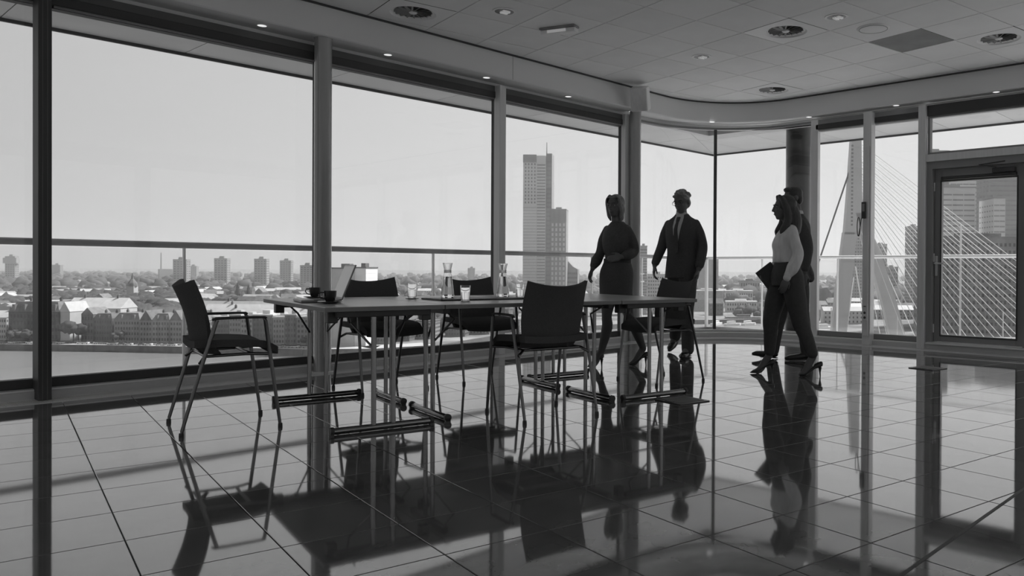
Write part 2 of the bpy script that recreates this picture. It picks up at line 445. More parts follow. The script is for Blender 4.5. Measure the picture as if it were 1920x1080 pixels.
# ------------------------------------------------------------------ right front (glass at x=8.0), local x = -world y
RO = dict(rot=-PI/2, org=(7.9, 0))
mullion(9, R4(7.93, 8.0, -1.735, -1.63), .0031, 2.93, M['alu_light'])
bay(7, 1.70, 2.475, dark=False, **RO)
bay(8, 2.475, 3.155, dark=False, **RO)
po = mullion(10, R4(7.84, 7.955, -2.53, -2.42), .0031, 2.93, M['alu'])
mullion(11, R4(7.88, 7.955, -3.20, -3.11), .0031, 2.93, M['alu'])
# shallow service channel on the post
b = BM(); box(b, 7.815, 7.84, -2.508, -2.442, .12, 2.5); bevel(b, .003); finish(b, 'service_channel', M['alu'], po)
# transom window over the door
tw = empty('window_9', (7.9, 0, 0), -PI/2); tag(tw, kind='structure')
b = BM(); rect_frame(b, 3.20, 4.42, 2.335, 2.80, .055, .13, .028, .03, .02); finish(b, 'frame', M['frame_mid'], tw)
b = BM(); box(b, 3.228, 4.392, .092, .1, 2.365, 2.78); finish(b, 'pane', M['glass'], tw)
b = BM(); box(b, 3.20, 4.42, .03, .14, 2.80, 2.93); bevel(b, .006); finish(b, 'blind_box', M['frame_dark'], tw)
# the door
dr = empty('door_1', (7.9, 0, 0), -PI/2); tag(dr, kind='structure')
b = BM(); box(b, 3.20, 4.42, .0, .14, 2.25, 2.335); finish(b, 'transom_bar', M['alu'], dr)
b = BM(); box(b, 3.20, 3.27, .03, .20, .078, 2.25); box(b, 4.30, 4.42, .03, .20, .078, 2.25); box(b, 3.27, 4.30, .03, .20, 2.16, 2.25); finish(b, 'door_frame', M['frame_mid'], dr)
b = BM(); box(b, 3.23, 4.36, -.06, .20, .070, .085); finish(b, 'threshold', M['alu_light'], dr)
b = BM(); rect_frame(b, 3.275, 4.295, .09, 2.155, .10, .16, .085, .085, .15); bevel(b, .004); leaf = finish(b, 'door_leaf', M['frame_mid'], dr)
b = BM(); rect_frame(b, 3.345, 4.225, .155, 2.025, .092, .1, .015); finish(b, 'glazing_bead', M['frame_dark'], leaf)
b = BM(); box(b, 3.36, 4.21, .125, .135, .175, 2.005); finish(b, 'pane', M['glass'], leaf)
b = BM(); tube(b, [(3.36, .085, 2.045), (4.21, .085, 2.045)], .022, 12); finish(b, 'blind_roll', M['frame_dark'], leaf, 40)
b = BM(); box(b, 3.285, 3.315, .092, .1, .88, 1.12); bevel(b, .003); hp = finish(b, 'handle_plate', M['alu'], leaf)
b = BM(); tube(b, [(3.30, .09, 1.03), (3.30, .035, 1.03), (3.305, .028, 1.03), (3.42, .028, 1.028)], .010, 10); finish(b, 'door_handle', M['alu'], leaf, 40)
b = BM(); box(b, 3.95, 4.20, .05, .1, 2.07, 2.125); bevel(b, .006); finish(b, 'door_closer', M['frame_dark'], leaf)
b = BM(); tube(b, [(4.00, .045, 2.13), (3.82, -.0, 2.165), (4.1, .028, 2.19)], .007, 6); finish(b, 'closer_arm', M['frame_dark'], leaf)
for z in (.25, 1.1, 1.95):
    b = BM(); tube(b, [(3.272, .09, z-.05), (3.272, .09, z+.05)], .010, 10); finish(b, 'hinge', M['alu'], leaf, 40)
mullion(12, R4(7.88, 7.955, -4.53, -4.42), .0031, 2.93, M['alu'])
bay(10, 4.475, 6.45, dark=False, **RO)
mullion(13, R4(7.88, 7.955, -6.5, -6.4), .0031, 2.93, M['alu'])
bay(11, 6.45, 8.75, dark=False, **RO)
mullion(14, R4(7.88, 7.955, -8.8, -8.7), .0031, 2.93, M['alu'])
bay(12, 8.75, 10.98, dark=False, **RO)

# ------------------------------------------------------------------ small fittings on the post
def remote():
    r = empty('wall_handset', (7.815, -2.455, 1.70)); tag(r, 'dark handset hanging on the window post above a looped cord', 'handset')
    b = BM(); box(b, -.03, 0, -.028, .028, -.11, .10); bevel(b, .008, 2); finish(b, 'body', M['black_plastic'], r, 40)
    b = BM(); box(b, -.0325, -.03, -.016, .016, -.02, .075); finish(b, 'display', M['frame_mid'], r)
    pts = [(-.012, .03, -.10)]
    for i in range(17):
        a = PI*1.0+ -2*PI*i/16
        pts.append((-.012, .07+.022*math.sin(a)*.9+.0, -.21+.12*-math.cos(a)*-1))
    b = BM(); tube(b, pts, .0055, 8); finish(b, 'cord', M['black_plastic'], r, 60)
remote()
r = empty('socket_plate', (7.815, -2.475, .41)); tag(r, 'grey double socket plate low on the window post', 'socket')
b = BM(); box(b, -.012, 0, -.034, .034, -.10, .11); bevel(b, .003); finish(b, 'plate', M['alu'], r)
for z in (-.06, .0):
    b = BM(); tube(b, [(-.0145, 0, z), (-.012, 0, z)], .016, 16); finish(b, 'socket', M['frame_dark'], r)
b = BM(); box(b, -.014, -.012, -.018, .018, .075, .085); finish(b, 'switch', M['frame_dark'], r)
r = empty('notice_plate', (7.815, -2.475, 1.18)); tag(r, 'pale narrow plate stuck on the window post below the handset cord', 'plate')
b = BM(); box(b, -.003, 0, -.034, .034, -.19, .19); bevel(b, .001); finish(b, 'plate', M['alu_light'], r)

# ------------------------------------------------------------------ ceiling fittings
def diffuser(k, label):
    c = ccell(*k)
    r = empty('air_diffuser', (c[0], c[1], CZ), GANG); tag(r, label, 'diffuser', 'round swirl diffusers in the ceiling')
    b = BM(); n = 32; ring = []
    outer = []
    for i in range(n):
        a = 2*PI*i/n+PI/4; ca, sa = math.cos(a), math.sin(a); s = .296/max(abs(ca), abs(sa)); outer.append((ca*s, sa*s))
    rows = [(1, 0, 0), (0, .205, -.002), (0, .19, .012), (0, .165, .016)]
    rr = []
    rr.append([b.verts.new((x, y, 0)) for x, y in outer])
    for _, rad, z in rows[1:]: rr.append([b.verts.new((rad*math.cos(2*PI*i/n+PI/4), rad*math.sin(2*PI*i/n+PI/4), z)) for i in range(n)])
    for p, q in zip(rr, rr[1:]):
        for i in range(n): b.faces.new((p[i], p[(i+1) % n], q[(i+1) % n], q[i]))
    finish(b, 'face_plate', M['alu_plate'], r, 30)
    b = BM(); lathe(b, [(0, .019), (.175, .019), (.175, .014)], 32); finish(b, 'plenum', M['black_plastic'], r)
    for i in range(16):
        a = 2*PI*i/16
        mtx = Matrix.Rotation(a, 4, 'Z') @ Matrix.Rotation(.55, 4, 'X')
        b = BM(); box(b, .035, .168, -.010, .010, .010, .0125, mtx); finish(b, 'vane', M['frame_mid'], r)
    b = BM(); lathe(b, [(0, -.003), (.03, -.001), (.04, .008), (.04, .018), (0, .018)], 20); finish(b, 'hub', M['alu_plate'], r, 40)
M['alu_plate'] = mat('diffuser_paint', 0.9, 0.4)
for k, l in zip(DIFF, ['round swirl air diffuser in the ceiling at the upper left, nearest the bulkhead',
                       'round swirl air diffuser in the ceiling between two downlights, top centre right',
                       'round swirl air diffuser in the ceiling nearest the right edge of the photo',
                       'small looking far round air diffuser above the rounded glass corner']): diffuser(k, l)
c = ccell(*ACC); b = BM(); box(b, -.296, .296, -.296, .296, CZ+.002, CZ+.016)
o = finish(b, 'access_panel', mat('access_panel_grey', .24, .6, noise=.12, nscale=5)); o.location = (c[0], c[1], 0); o.rotation_euler = (0, 0, GANG)
tag(o, 'single darker grey square panel set in the pale tiled ceiling', 'panel')
def ceil_spot(x, y, label):
    r = empty('recessed_downlight', (x, y, CZ), GANG); tag(r, label, 'downlight', 'round twin lamp downlights in the tiled ceiling')
    b = BM(); lathe(b, [(.085, -.001), (.107, -.001), (.107, -.006), (.085, -.004)], 28, closed=True); finish(b, 'rim', M['alu_plate'], r, 30)
    b = BM(); lathe(b, [(0, -.0015), (.086, -.0015), (.086, -.0035), (0, -.0035)], 28); finish(b, 'reflector', M['steel'], r, 30)
    for s in (-1, 1):
        b = BM(); box(b, -.03+s*.022-.0, -.03+s*.022+.03, -.035, .035, -.022, -.004); bevel(b, .005, 2); finish(b, 'lamp', M['lampglass'], r, 40)
    return r
M['lampglass'] = emit_mat('lamp_glass', 0.16)
ceil_spot(3.05, -1.25, 'twin lamp round downlight in the ceiling at the upper left, beside the exit light')
ceil_spot(5.08, -3.47, 'twin lamp round downlight in the ceiling behind the middle diffuser, top right')
ceil_spot(5.39, -1.71, 'twin lamp round downlight in the ceiling, smallest and most central of its kind')
M['downlamp'] = emit_mat('downlight_glow', 0.78)
DL = [(.26, -.05), (1.44, -.05), (2.62, -.05), (3.79, -.05), (4.99, -.05), (6.12, -.045), (7.36, -.42), (7.88, -1.63), (7.885, -2.83), (7.885, -4.01)]
DLL = ['small round lit downlight in the bulkhead, upper left, third before the near column', 'small round lit downlight in the bulkhead at the far upper left of the photo',
       'small round lit downlight in the bulkhead just right of the near column', 'small round lit downlight in the bulkhead left of the first flat mullion top',
       'small round lit downlight in the bulkhead between mullion and speaker', 'small round lit downlight in the bulkhead directly under the speaker',
       'small round lit downlight at the rounded corner above the thin post', 'small round lit downlight in the bulkhead above the dark outdoor column',
       'small round lit downlight in the bulkhead above the window post with handset', 'small round lit downlight in the bulkhead at the far right above the door']
for (x, y), l in zip(DL, DLL):
    if x < 1: continue
    r = empty('bulkhead_downlight', (x, y, 2.975)); tag(r, l, 'downlight', 'small downlights in the bulkhead')
    b = BM(); lathe(b, [(.036, -.001), (.048, -.001), (.048, -.005), (.036, -.004)], 24, closed=True); finish(b, 'rim', M['alu_plate'], r, 30)
    b = BM(); lathe(b, [(0, -.0015), (.037, -.0015), (.037, -.004), (0, -.006)], 24); finish(b, 'lens', M['downlamp'], r, 30)
# emergency light fitting
r = empty('emergency_light', (3.69, -1.28, CZ), math.radians(-72)); tag(r, 'small white box shaped emergency light on the ceiling', 'ceiling light')
b = BM(); box(b, -.19, .19, -.055, .055, -.018, -.0005); bevel(b, .004); finish(b, 'base', M['frame_mid'], r)
b = BM(); box(b, -.185, .185, -.035, .05, -.06, -.018); bevel(b, .012, 2); finish(b, 'diffuser', M['alu_plate'], r, 40)
b = BM(); box(b, -.11, .09, -.038, -.035, -.052, -.026); finish(b, 'lamp_cover', M['lampglass'], r)
# smoke detector / flat speaker ring
r = empty('ceiling_speaker', (5.61, -3.58, CZ)); tag(r, 'flat round white ceiling speaker beside the darker ceiling panel', 'speaker')
b = BM(); lathe(b, [(0, -.012), (.125, -.012), (.15, -.006), (.155, -.0005), (0, -.0005)], 36); finish(b, 'grille', M['ceil'], r, 40)
b = BM(); lathe(b, [(.128, -.0135), (.134, -.0135), (.134, -.0115), (.128, -.0115)], 36, closed=True); finish(b, 'seam_ring', M['frame_mid'], r)
# box loudspeaker at the head of the second column
r = empty('box_speaker', (5.97, -.34, 3.09), math.radians(-62)); tag(r, 'grey box loudspeaker tilted down under the bulkhead at the far column', 'speaker')
tm = Matrix.Rotation(math.radians(20), 4, 'X')
b = BM(); vs = box(b, -.11, .11, -.16, .02, -.155, .135, tm); bevel(b, .02, 2); finish(b, 'cabinet', M['plaster'], r, 40)
b = BM(); box(b, -.10, .10, -.172, -.158, -.145, .125, tm); bevel(b, .006, 2); finish(b, 'front_grille', M['alu'], r, 40)
b = BM(); box(b, -.03, .03, .015, .10, -.02, .04, tm); finish(b, 'bracket', M['frame_dark'], r)
# (bracket arm to the bulkhead)
b = BM(); tube(b, [(0, .09, .01), (0, .19, .01)], .014, 8); finish(b, 'bracket_arm', M['frame_dark'], r)

# ------------------------------------------------------------------ terrace: soffit, balustrade, outdoor column
sf = empty('canopy_soffit'); tag(sf, kind='structure'); sf.name = 'ceiling_canopy'
SZ = 3.25; XE, YE = 11.47, 2.53
lx = [-7.7+1.575*i for i in range(0, 12)]
dc = lambda t: (8.2+(XE-8.2)*t, .85+(YE-.85)*t)     # diagonal joint from the corner
def panel(poly, par=sf):
    if len(poly) < 3 or area(poly) < .005: return
    c = (sum(p[0] for p in poly)/len(poly), sum(p[1] for p in poly)/len(poly))
    s = [(c[0]+(p[0]-c[0])*(1-.008/max(.05, math.hypot(p[0]-c[0], p[1]-c[1]))), c[1]+(p[1]-c[1])*(1-.008/max(.05, math.hypot(p[0]-c[0], p[1]-c[1])))) for p in poly]
    b = BM(); prism(b, s, SZ, SZ+.03); finish(b, 'soffit_panel', M['soffit'], par)
ccw = lambda P: P if sum(P[i-1][0]*P[i][1]-P[i][0]*P[i-1][1] for i in range(len(P))) > 0 else P[::-1]
diag = lambda y: 8.2+(y-.85)*(XE-8.2)/(YE-.85)
LEFTR = ccw([(-8, .56), (7.6, .56), (8.2, .85), (XE, YE), (-8, YE)])
slope = (XE-8.2)/(YE-.85)
for x0, x1 in zip(lx, lx[1:]+[12.]):
    panel(clip(ccw(R4(x0, x1, .4, YE)), LEFTR))
RIGHTR = ccw([(8.42, -9), (XE, -9), (XE, YE), (8.42, .96)])
ly = [YE, 1.66, .65, -.35, -1.2, -2.2, -3.2, -4.2, -5.2, -6.2, -7.2, -8.2, -9]
for y1, y0 in zip(ly, ly[1:]):
    for xa, xb in ((8.42, 9.95), (9.95, XE)): panel(clip(ccw(R4(xa, xb, y0, y1)), RIGHTR))
b = BM(); prism(b, [(-8, .23), (8.24, .23), (8.24, -9), (XE-.02, -9), (XE-.02, YE-.02), (-8, YE-.02)][::-1], SZ+.031, SZ+.35); finish(b, 'soffit_deck', M['frame_dark'], sf)
b = BM(); box(b, -8, XE+.03, YE, YE+.03, SZ-.03, SZ+.38); box(b, XE, XE+.03, -9, YE, SZ-.03, SZ+.38); finish(b, 'edge_trim', M['frame_dark'], sf)
b = BM(); box(b, -8, 7.9, .15, .55, SZ-.02, SZ+.03); box(b, 8.05, 8.41, -9, -.2, SZ-.02, SZ+.03); box(b, 6.5, 8.41, .15, .55, SZ-.019, SZ+.03); box(b, 7.6, 8.41, .56, .95, SZ+.005, SZ+.03); box(b, 8.05, 8.41, -.19, .5, SZ-.0185, SZ+.03)
finish(b, 'inner_strip', M['soffit'], sf)
b = BM(); box(b, -8, 8.31, .141, .24, 2.93, SZ-.021); box(b, 8.05, 8.31, -9, .14, 2.93, SZ-.021); finish(b, 'head_panel', M['soffit'], sf)

# unseen terrace slab, added bright to bounce daylight into the room
b = BM(); prism(b, [(-8, .23), (8.31, .23), (8.31, -9), (11.3, -9), (11.3, 2.6), (-8, 2.6)][::-1], -.55, -.26)
tr = finish(b, 'floor_terrace', M['terrace']); tag(tr, kind='structure')
b = BM(); box(b, -8, 11.3, 2.42, 2.6, -.26, -.2); box(b, 11.12, 11.3, -9, 2.42, -.26, -.2); finish(b, 'kerb', M['frame_dark'], tr)
b = BM(); box(b, -4.2, 8.31, .15, .22, -.55, .075); box(b, 8.05, 8.31, YB, .15, -.55, .075); o = finish(b, 'baseboard_terrace', M['frame_dark']); tag(o, kind='structure')

bal = empty('balustrade', (0, 0, 0)); tag(bal, 'clear glass balustrade with a grey top rail along the terrace edge', 'balustrade')
b = BM(); tube(b, [(-8, 2.49, 1.170), (11.21, 2.49, 1.170)], .034, 12); finish(b, 'handrail', M['railgrey'] if 'railgrey' in M else M['frame_mid'], bal, 40)
b = BM(); tube(b, [(11.21, 2.49, 1.170), (11.21, -9, 1.170)], .028, 12); finish(b, 'handrail', M['alu'], bal, 40)
pl = [-7.7, -4.56, -1.42, 1.73, 4.87, 7.98, 9.25, 11.15]
for x in pl[1:-1]:
    b = BM(); box(b, x-.012, x+.012, 2.475, 2.505, -.2, 1.14); finish(b, 'post', M['alu_light'], bal)
pr_ = [2.4, 1.2, -.35, -1.9, -3.45, -5.0, -6.5]
for y in pr_[1:]:
    b = BM(); box(b, 11.195, 11.225, y-.010, y+.010, -.2, 1.14); finish(b, 'post', M['alu_light'], bal)
b = BM(); box(b, 11.185, 11.235, 2.465, 2.515, -.2, 1.14); finish(b, 'post', M['alu'], bal)
for x0, x1 in zip(pl, pl[1:]):
    b = BM(); box(b, x0+.03, x1-.03, 2.484, 2.496, -.12, 1.125); finish(b, 'glass_panel', M['rail_glass'], bal)
for y1, y0 in zip(pr_, pr_[1:]):
    b = BM(); box(b, 11.204, 11.216, y0+.03, y1-.03, -.12, 1.125); finish(b, 'glass_panel', M['rail_glass'], bal)
for x in (9.25,):
    for z in (.45, .72, .86):
        b = BM(); tube(b, [(x-.045, 2.478, z), (x+.045, 2.478, z)], .014, 8); finish(b, 'clamp', M['alu'], bal)

r = empty('outdoor_column', (8.5, -1.12, -.26)); tag(r, 'thick dark round column standing outside the curved glass', 'column')
b = BM(); lathe(b, [(0, 0), (.18, 0), (.18, 3.49), (0, 3.49)], 36); finish(b, 'shaft', mat('dark_column_paint', .05, .3, coat=.4), r, 40)
b = BM(); lathe(b, [(.181, .0), (.205, 0), (.205, .03), (.181, .035)], 36, closed=True); finish(b, 'base_ring', M['frame_dark'], r, 40)

# ------------------------------------------------------------------ tables (T = frame of the table group)
TC = (2.0863, -2.2765); TA = math.radians(-11.94)
TM = Matrix.Translation((TC[0], TC[1], 0)) @ Matrix.Rotation(TA, 4, 'Z')
def TP(u, v, z=0.0): return TM @ Vector((u, -v, z))
TZ = 0.72
def table(u, v, L, W, along_u, label, feet, block=True):
    """feet: list of (offset along the long side); the foot bars lie across it"""
    r = empty('folding_table', TP(u, v), TA + (0 if along_u else -PI/2)); tag(r, label, 'table', 'four tables pushed together')
    b = BM(); box(b, -L/2, L/2, -W/2, W/2, TZ-.026, TZ); bevel(b, .0025); finish(b, 'tabletop', M['tabletop'], r)
    b = BM(); rect_frame_h(b, L/2+.0006, W/2+.0006, TZ-.0235, TZ-.0025, .0015); finish(b, 'edge_band', M['table_edge'], r)
    for f, sgn in zip(feet, (-1, 1)):
        b = BM(); tube(b, [(f, -.285, .0215), (f, -.28, .0215), (f, .28, .0215), (f, .285, .0215)], [.017, .019, .019, .017], 14, flat=1.0)
        ft = finish(b, 'foot', M['chrome'], r, 50)
        for y in (-.29, .29):
            b = BM(); tube(b, [(f, y-.010, .0235), (f, y+.010, .0235)], .0225, 14); box(b, f-.016, f+.016, y-.010, y+.010, .0, .02); finish(b, 'end_cap', M['black_plastic'], ft, 50)
        for y in (-.057, .057):
            b = BM(); tube(b, [(f, y, .036), (f, y, TZ-.06)], .0145, 14); finish(b, 'leg', M['chrome'], r, 50)
        b = BM(); box(b, f-.02, f+.02, -.27, .27, TZ-.062, TZ-.0262); bevel(b, .004); finish(b, 'cross_bar', M['black_plastic'], r)
        for y in (-.20, .20):
            b = BM(); tube(b, [(f-sgn*.02, y, TZ-.045), (f-sgn*.10, y*.8, TZ-.10), (f-sgn*.012, y*.3, TZ-.24)], .007, 8); finish(b, 'brace', M['steel'], r, 50)
    for sx in (-1, 1):
        for sy in ((1, -1) if not along_u else (1,)):
            b = BM(); box(b, sx*(L/2-.13)-.03, sx*(L/2-.13)+.03, sy*(W/2-.072)-.028, sy*(W/2-.072)+.028, TZ-.095, TZ-.0262); bevel(b, .004); finish(b, 'coupling_block', M['black_plastic'], r)
    return r
def rect_frame_h(bm, hx, hy, z0, z1, t):
    box(bm, -hx, hx, -hy, -hy+t, z0, z1); box(bm, -hx, hx, hy-t, hy, z0, z1)
    box(bm, -hx, -hx+t, -hy+t, hy-t, z0, z1); box(bm, hx-t, hx, -hy+t, hy-t, z0, z1)
table(-1.002, 0, 1.484, .692, False, 'narrow table at the left end, carrying the laptop and the cups', (-.68, .68))
table(0, .3715, 1.296, .739, True, 'near middle table under the tray with the carafes', (-.6, .63))
table(0, -.3715, 1.296, .739, True, 'far middle table on the window side, before the two chairs', (-.6, .63))
table(1.002, 0, 1.484, .692, False, 'bare narrow table at the right end, in front of the man in the suit', (-.68, .68))

# ------------------------------------------------------------------ chairs (local +x is the front)
def grid_shell(bm, fn, nu, nv, th):
    """closed shell from a parametric surface fn(u,v)->(point, normal)"""
    A = [[fn(i/nu, j/nv) for j in range(nv+1)] for i in range(nu+1)]
    F = [[bm.verts.new(p+n*th/2) for p, n in row] for row in A]; B = [[bm.verts.new(p-n*th/2) for p, n in row] for row in A]
    for i in range(nu):
        for j in range(nv):
            bm.faces.new((F[i][j], F[i+1][j], F[i+1][j+1], F[i][j+1])); bm.faces.new((B[i][j], B[i][j+1], B[i+1][j+1], B[i+1][j]))
    for i in range(nu):
        bm.faces.new((F[i][0], B[i][0], B[i+1][0], F[i+1][0])); bm.faces.new((F[i][nv], F[i+1][nv], B[i+1][nv], B[i][nv]))
    for j in range(nv):
        bm.faces.new((F[0][j], F[0][j+1], B[0][j+1], B[0][j])); bm.faces.new((F[nu][j], B[nu][j], B[nu][j+1], F[nu][j+1]))
def make_chair(label):
    r = empty('stacking_armchair'); tag(r, label, 'chair', 'black armchairs at the tables')
    def back(u, v):       # u across, v up
        y = (u-.5)*2; h = v
        wdt = .202+.034*math.sin(PI*min(1, (h+.12)/1.15))+.030*h**3
        z = .440+.390*h
        z += (abs(y)**2.2)*.035*h
        x = -.175-.085*h**1.3+.055*math.sin(PI*min(h, 1))*.35
        x += .062*(y*y)                       # concave towards the sitter
        if h < .2: x += .055*(1-h/.2)**1.5; z -= 0
        n = Vector((1, -y*.5, .18)).normalized()
        return Vector((x, y*wdt*.91, z)), n
    b = BM(); grid_shell(b, back, 12, 10, .022); finish(b, 'backrest', M['black_fabric'], r, 60)
    def seat(u, v):       # u front-back, v across
        x = -.19+.435*u; y = (v-.5)*2
        wdt = .225+.02*math.sin(PI*u)
        z = .472+.022*math.sin(PI*min(1, u*1.05))*(1-.3*y*y)-.035*max(0, u-.78)/.22*max(0, u-.78)/.22+.012*y*y+.02*(1-u)**3
        return Vector((x, y*wdt, z)), Vector((0, 0, 1))
    b = BM(); grid_shell(b, seat, 12, 8, .042); finish(b, 'seat', M['black_fabric'], r, 60)
    for s in (-1, 1):
        y = s*.262
        b = BM(); tube(b, [(-.258, y*1.0, .0), (-.255, y, .03), (-.155, y, .40), (-.088, y, .625), (-.082, y, .64)], [.0075, .0092, .0108, .0108, .010], 12); lg = finish(b, 'leg', M['steel'], r, 60)
        b = BM(); tube(b, [(.250, y, 0), (.247, y, .03), (.195, y, .42), (.168, y, .628), (.160, y, .645)], [.0075, .0092, .0108, .0108, .010], 12); lg2 = finish(b, 'leg', M['steel'], r, 60)
        for l_, x_ in ((lg, -.2575), (lg2, .2495)):
            b = BM(); lathe(b, [(0, 0), (.0125, 0), (.0135, .004), (.0118, .022), (0, .022)], 12, (x_, y, 0)); finish(b, 'glide', M['black_plastic'], l_, 50)
        b = BM()
        pts = [(-.108, y, .640), (-.09, y, .648), (-.03, y, .650), (.10, y, .650), (.163, y, .649), (.174, y, .642)]
        tube(b, pts, [.011, .0135, .014, .013, .012, .010], 12, flat=.6, up=Vector((0, 0, 1))); finish(b, 'armrest', M['black_plastic'], r, 50)
        b = BM(); tube(b, [(-.168, y*.99, .40), (-.14, y*.80, .432), (.10, y*.80, .436), (.193, y*.99, .435)], .009, 10); finish(b, 'seat_rail', M['steel'], r, 60)
    b = BM(); tube(b, [(-.13, -.21, .432), (-.13, .21, .432)], .009, 10); tube(b, [(.10, -.21, .436), (.10, .21, .436)], .009, 10); finish(b, 'seat_frame', M['steel'], r, 60)
    return r
chairA = make_chair('black armchair alone at the left end of the tables, seen from its side')
chairA.location = TP(-1.71, -.02); chairA.rotation_euler = (0, 0, TA)
def ch(u, v, fa, label): return dup(chairA, TP(u, v), TA+math.radians(fa), label)
ch(-.475, -.90, -83, 'black armchair on the window side of the tables, right behind the laptop')
ch(.40, -1.0, -88, 'black armchair on the window side of the tables, behind the carafes')
ch(.0, .76, 90, 'black armchair with its back to the viewer, on the near side of the tables')
ch(1.60, -.02, 181, 'black armchair at the right end of the tables, before the man in the suit')

# ------------------------------------------------------------------ things on the tables
M['cup'] = mat('black_ceramic', .025, .12, coat=.5)
M['clear'] = glass_mat('clear_glass'); M['water'] = glass_mat('water', 1.33)
M['laptop'] = mat('laptop_shell', .20, .35, metal=.6); M['screen'] = mat('laptop_touchpad', .3, .3); M['display'] = emit_mat('laptop_display', .17)
M['display'].node_tree.nodes['Principled BSDF'].inputs['Base Color'].default_value = (.2, .2, .2, 1)
M['tray'] = mat('dark_tray', .03, .4); M['white'] = mat('white_card', .75, .5)
M['frosted'] = glass_mat('frosted_band'); M['frosted'].node_tree.nodes['Principled BSDF'].inputs['Roughness'].default_value = .7
def cup(u, v, hang, label):
    r = empty('coffee_cup', TP(u, v, TZ+.012), TA+math.radians(hang)); tag(r, label, 'cup', 'black coffee cups')
    b = BM(); lathe(b, [(0, .0), (.024, .0), (.027, .004), (.036, .035), (.039, .066), (.0365, .066), (.033, .035), (.024, .008), (0, .006)], 24); finish(b, 'bowl', M['cup'], r, 40)
    b = BM(); tube(b, [(.034, 0, .055), (.055, 0, .056), (.062, 0, .04), (.052, 0, .022), (.031, 0, .018)], .0045, 8); finish(b, 'handle', M['cup'], r, 60)
    b = BM(); lathe(b, [(0, .058), (.0355, .058), (.0355, .0565), (0, .0565)], 20); finish(b, 'coffee', M['black_plastic'], r)
    s = empty('saucer', TP(u, v, TZ), 0); tag(s, 'black saucer under the '+label.replace('black ', ''), 'saucer', 'black saucers')
    b = BM(); lathe(b, [(0, .0005), (.035, .0005), (.045, .004), (.074, .012), (.0735, .0145), (.045, .0075), (.03, .0105), (0, .0105)], 28); finish(b, 'dish', M['cup'], s, 40)
    b = BM(); lathe(b, [(.0245, .0113), (.0285, .0113), (.0285, .0103), (.0245, .0103)], 24, closed=True); finish(b, 'rim_ring', M['cup'], s, 40)
cup(-1.045, -.60, 160, 'black coffee cup on the window side of the laptop')
cup(-1.185, .26, 165, 'black coffee cup in front of the laptop, its handle towards the left')
r = empty('laptop', TP(-1.17, -.03, TZ), TA-.10); tag(r, 'open grey laptop with its screen leaning back, on the left table', 'laptop')
b = BM(); box(b, -.13, .105, -.165, .165, .001, .017); bevel(b, .003); bs = finish(b, 'base', M['laptop'], r)
b = BM()
for i in range(4):
    for j in range(13): box(b, -.05+i*.021, -.05+i*.021+.018, -.145+j*.0225, -.145+j*.0225+.0195, .017, .0185)
o = finish(b, 'keys', M['black_plastic'], bs); o['kind'] = 'stuff'
b = BM(); box(b, -.12, -.065, -.045, .045, .0171, .0176); finish(b, 'trackpad', M['screen'], bs)
lm = Matrix.Translation((.108, 0, .017)) @ Matrix.Rotation(math.radians(21), 4, 'Y')
b = BM(); box(b, -.004, .004, -.165, .165, .0, .235, lm); bevel(b, .002); ld = finish(b, 'lid', M['laptop'], r)
b = BM(); box(b, -.0052, -.0042, -.154, .154, .014, .225, lm); finish(b, 'screen', M['display'], ld)
b = BM(); tube(b, [(.106, -.14, .015), (.106, .14, .015)], .006, 8); finish(b, 'hinge', M['black_plastic'], r)
def carafe(u, v, label):
    r = empty('water_carafe', TP(u, v, TZ+.011), 0); tag(r, label, 'carafe', 'glass water carafes')
    b = BM()
    out = [(0, 0), (.043, 0), (.046, .004), (.045, .03), (.036, .10), (.026, .165), (.022, .185), (.024, .20), (.034, .245)]
    inn = [(.0322, .245), (.022, .20), (.0200, .185), (.0242, .165), (.0342, .10), (.0432, .03), (.042, .010), (0, .009)]
    lathe(b, out+inn, 28); finish(b, 'bottle', M['clear'], r, 60)
    b = BM(); lathe(b, [(0, .0092), (.0418, .0102), (.0428, .03), (.0338, .10), (.0266, .150), (0, .150)], 28); finish(b, 'water', M['water'], r, 60)
    b = BM(); lathe(b, [(.0225, .176), (.0262, .176), (.0250, .190), (.0262, .197), (.0232, .197)], 24, closed=True); finish(b, 'collar', M['frosted'], r, 40)
    b = BM(); lathe(b, [(0, .236), (.030, .236), (.0312, .243), (0, .243)], 24); finish(b, 'lid', M['clear'], r, 50)
carafe(-.33, .03, 'glass water carafe with a white collar, left one on the tray')
carafe(.10, .02, 'glass water carafe with a white collar, right one on the tray')
def tumbler(u, v, z, label, up=True):
    r = empty('drinking_glass', TP(u, v, z), 0); tag(r, label, 'glass', 'drinking glasses')
    b = BM(); lathe(b, [(0, 0), (.026, 0), (.029, .004), (.034, .105), (.0325, .105), (.0275, .010), (0, .008)], 24); finish(b, 'tumbler', M['clear'], r, 60)
    b = BM(); lathe(b, [(0, .009), (.0272, .0112), (.0298, .06), (0, .06)], 24); finish(b, 'water', M['water'], r, 60)
r = empty('serving_tray', TP(-.13, .07, TZ), TA); tag(r, 'thin dark serving tray under the two carafes', 'tray')
b = BM(); box(b, -.33, .33, -.17, .17, .001, .006); bevel(b, .002); finish(b, 'base', M['tray'], r)
b = BM(); box(b, -.335, .335, .165, .172, .001, .0105); box(b, -.335, .335, -.172, -.165, .001, .0105); box(b, -.337, -.33, -.172, .172, .001, .0105); box(b, .33, .337, -.172, .172, .001, .0105); finish(b, 'rim', M['tray'], r)
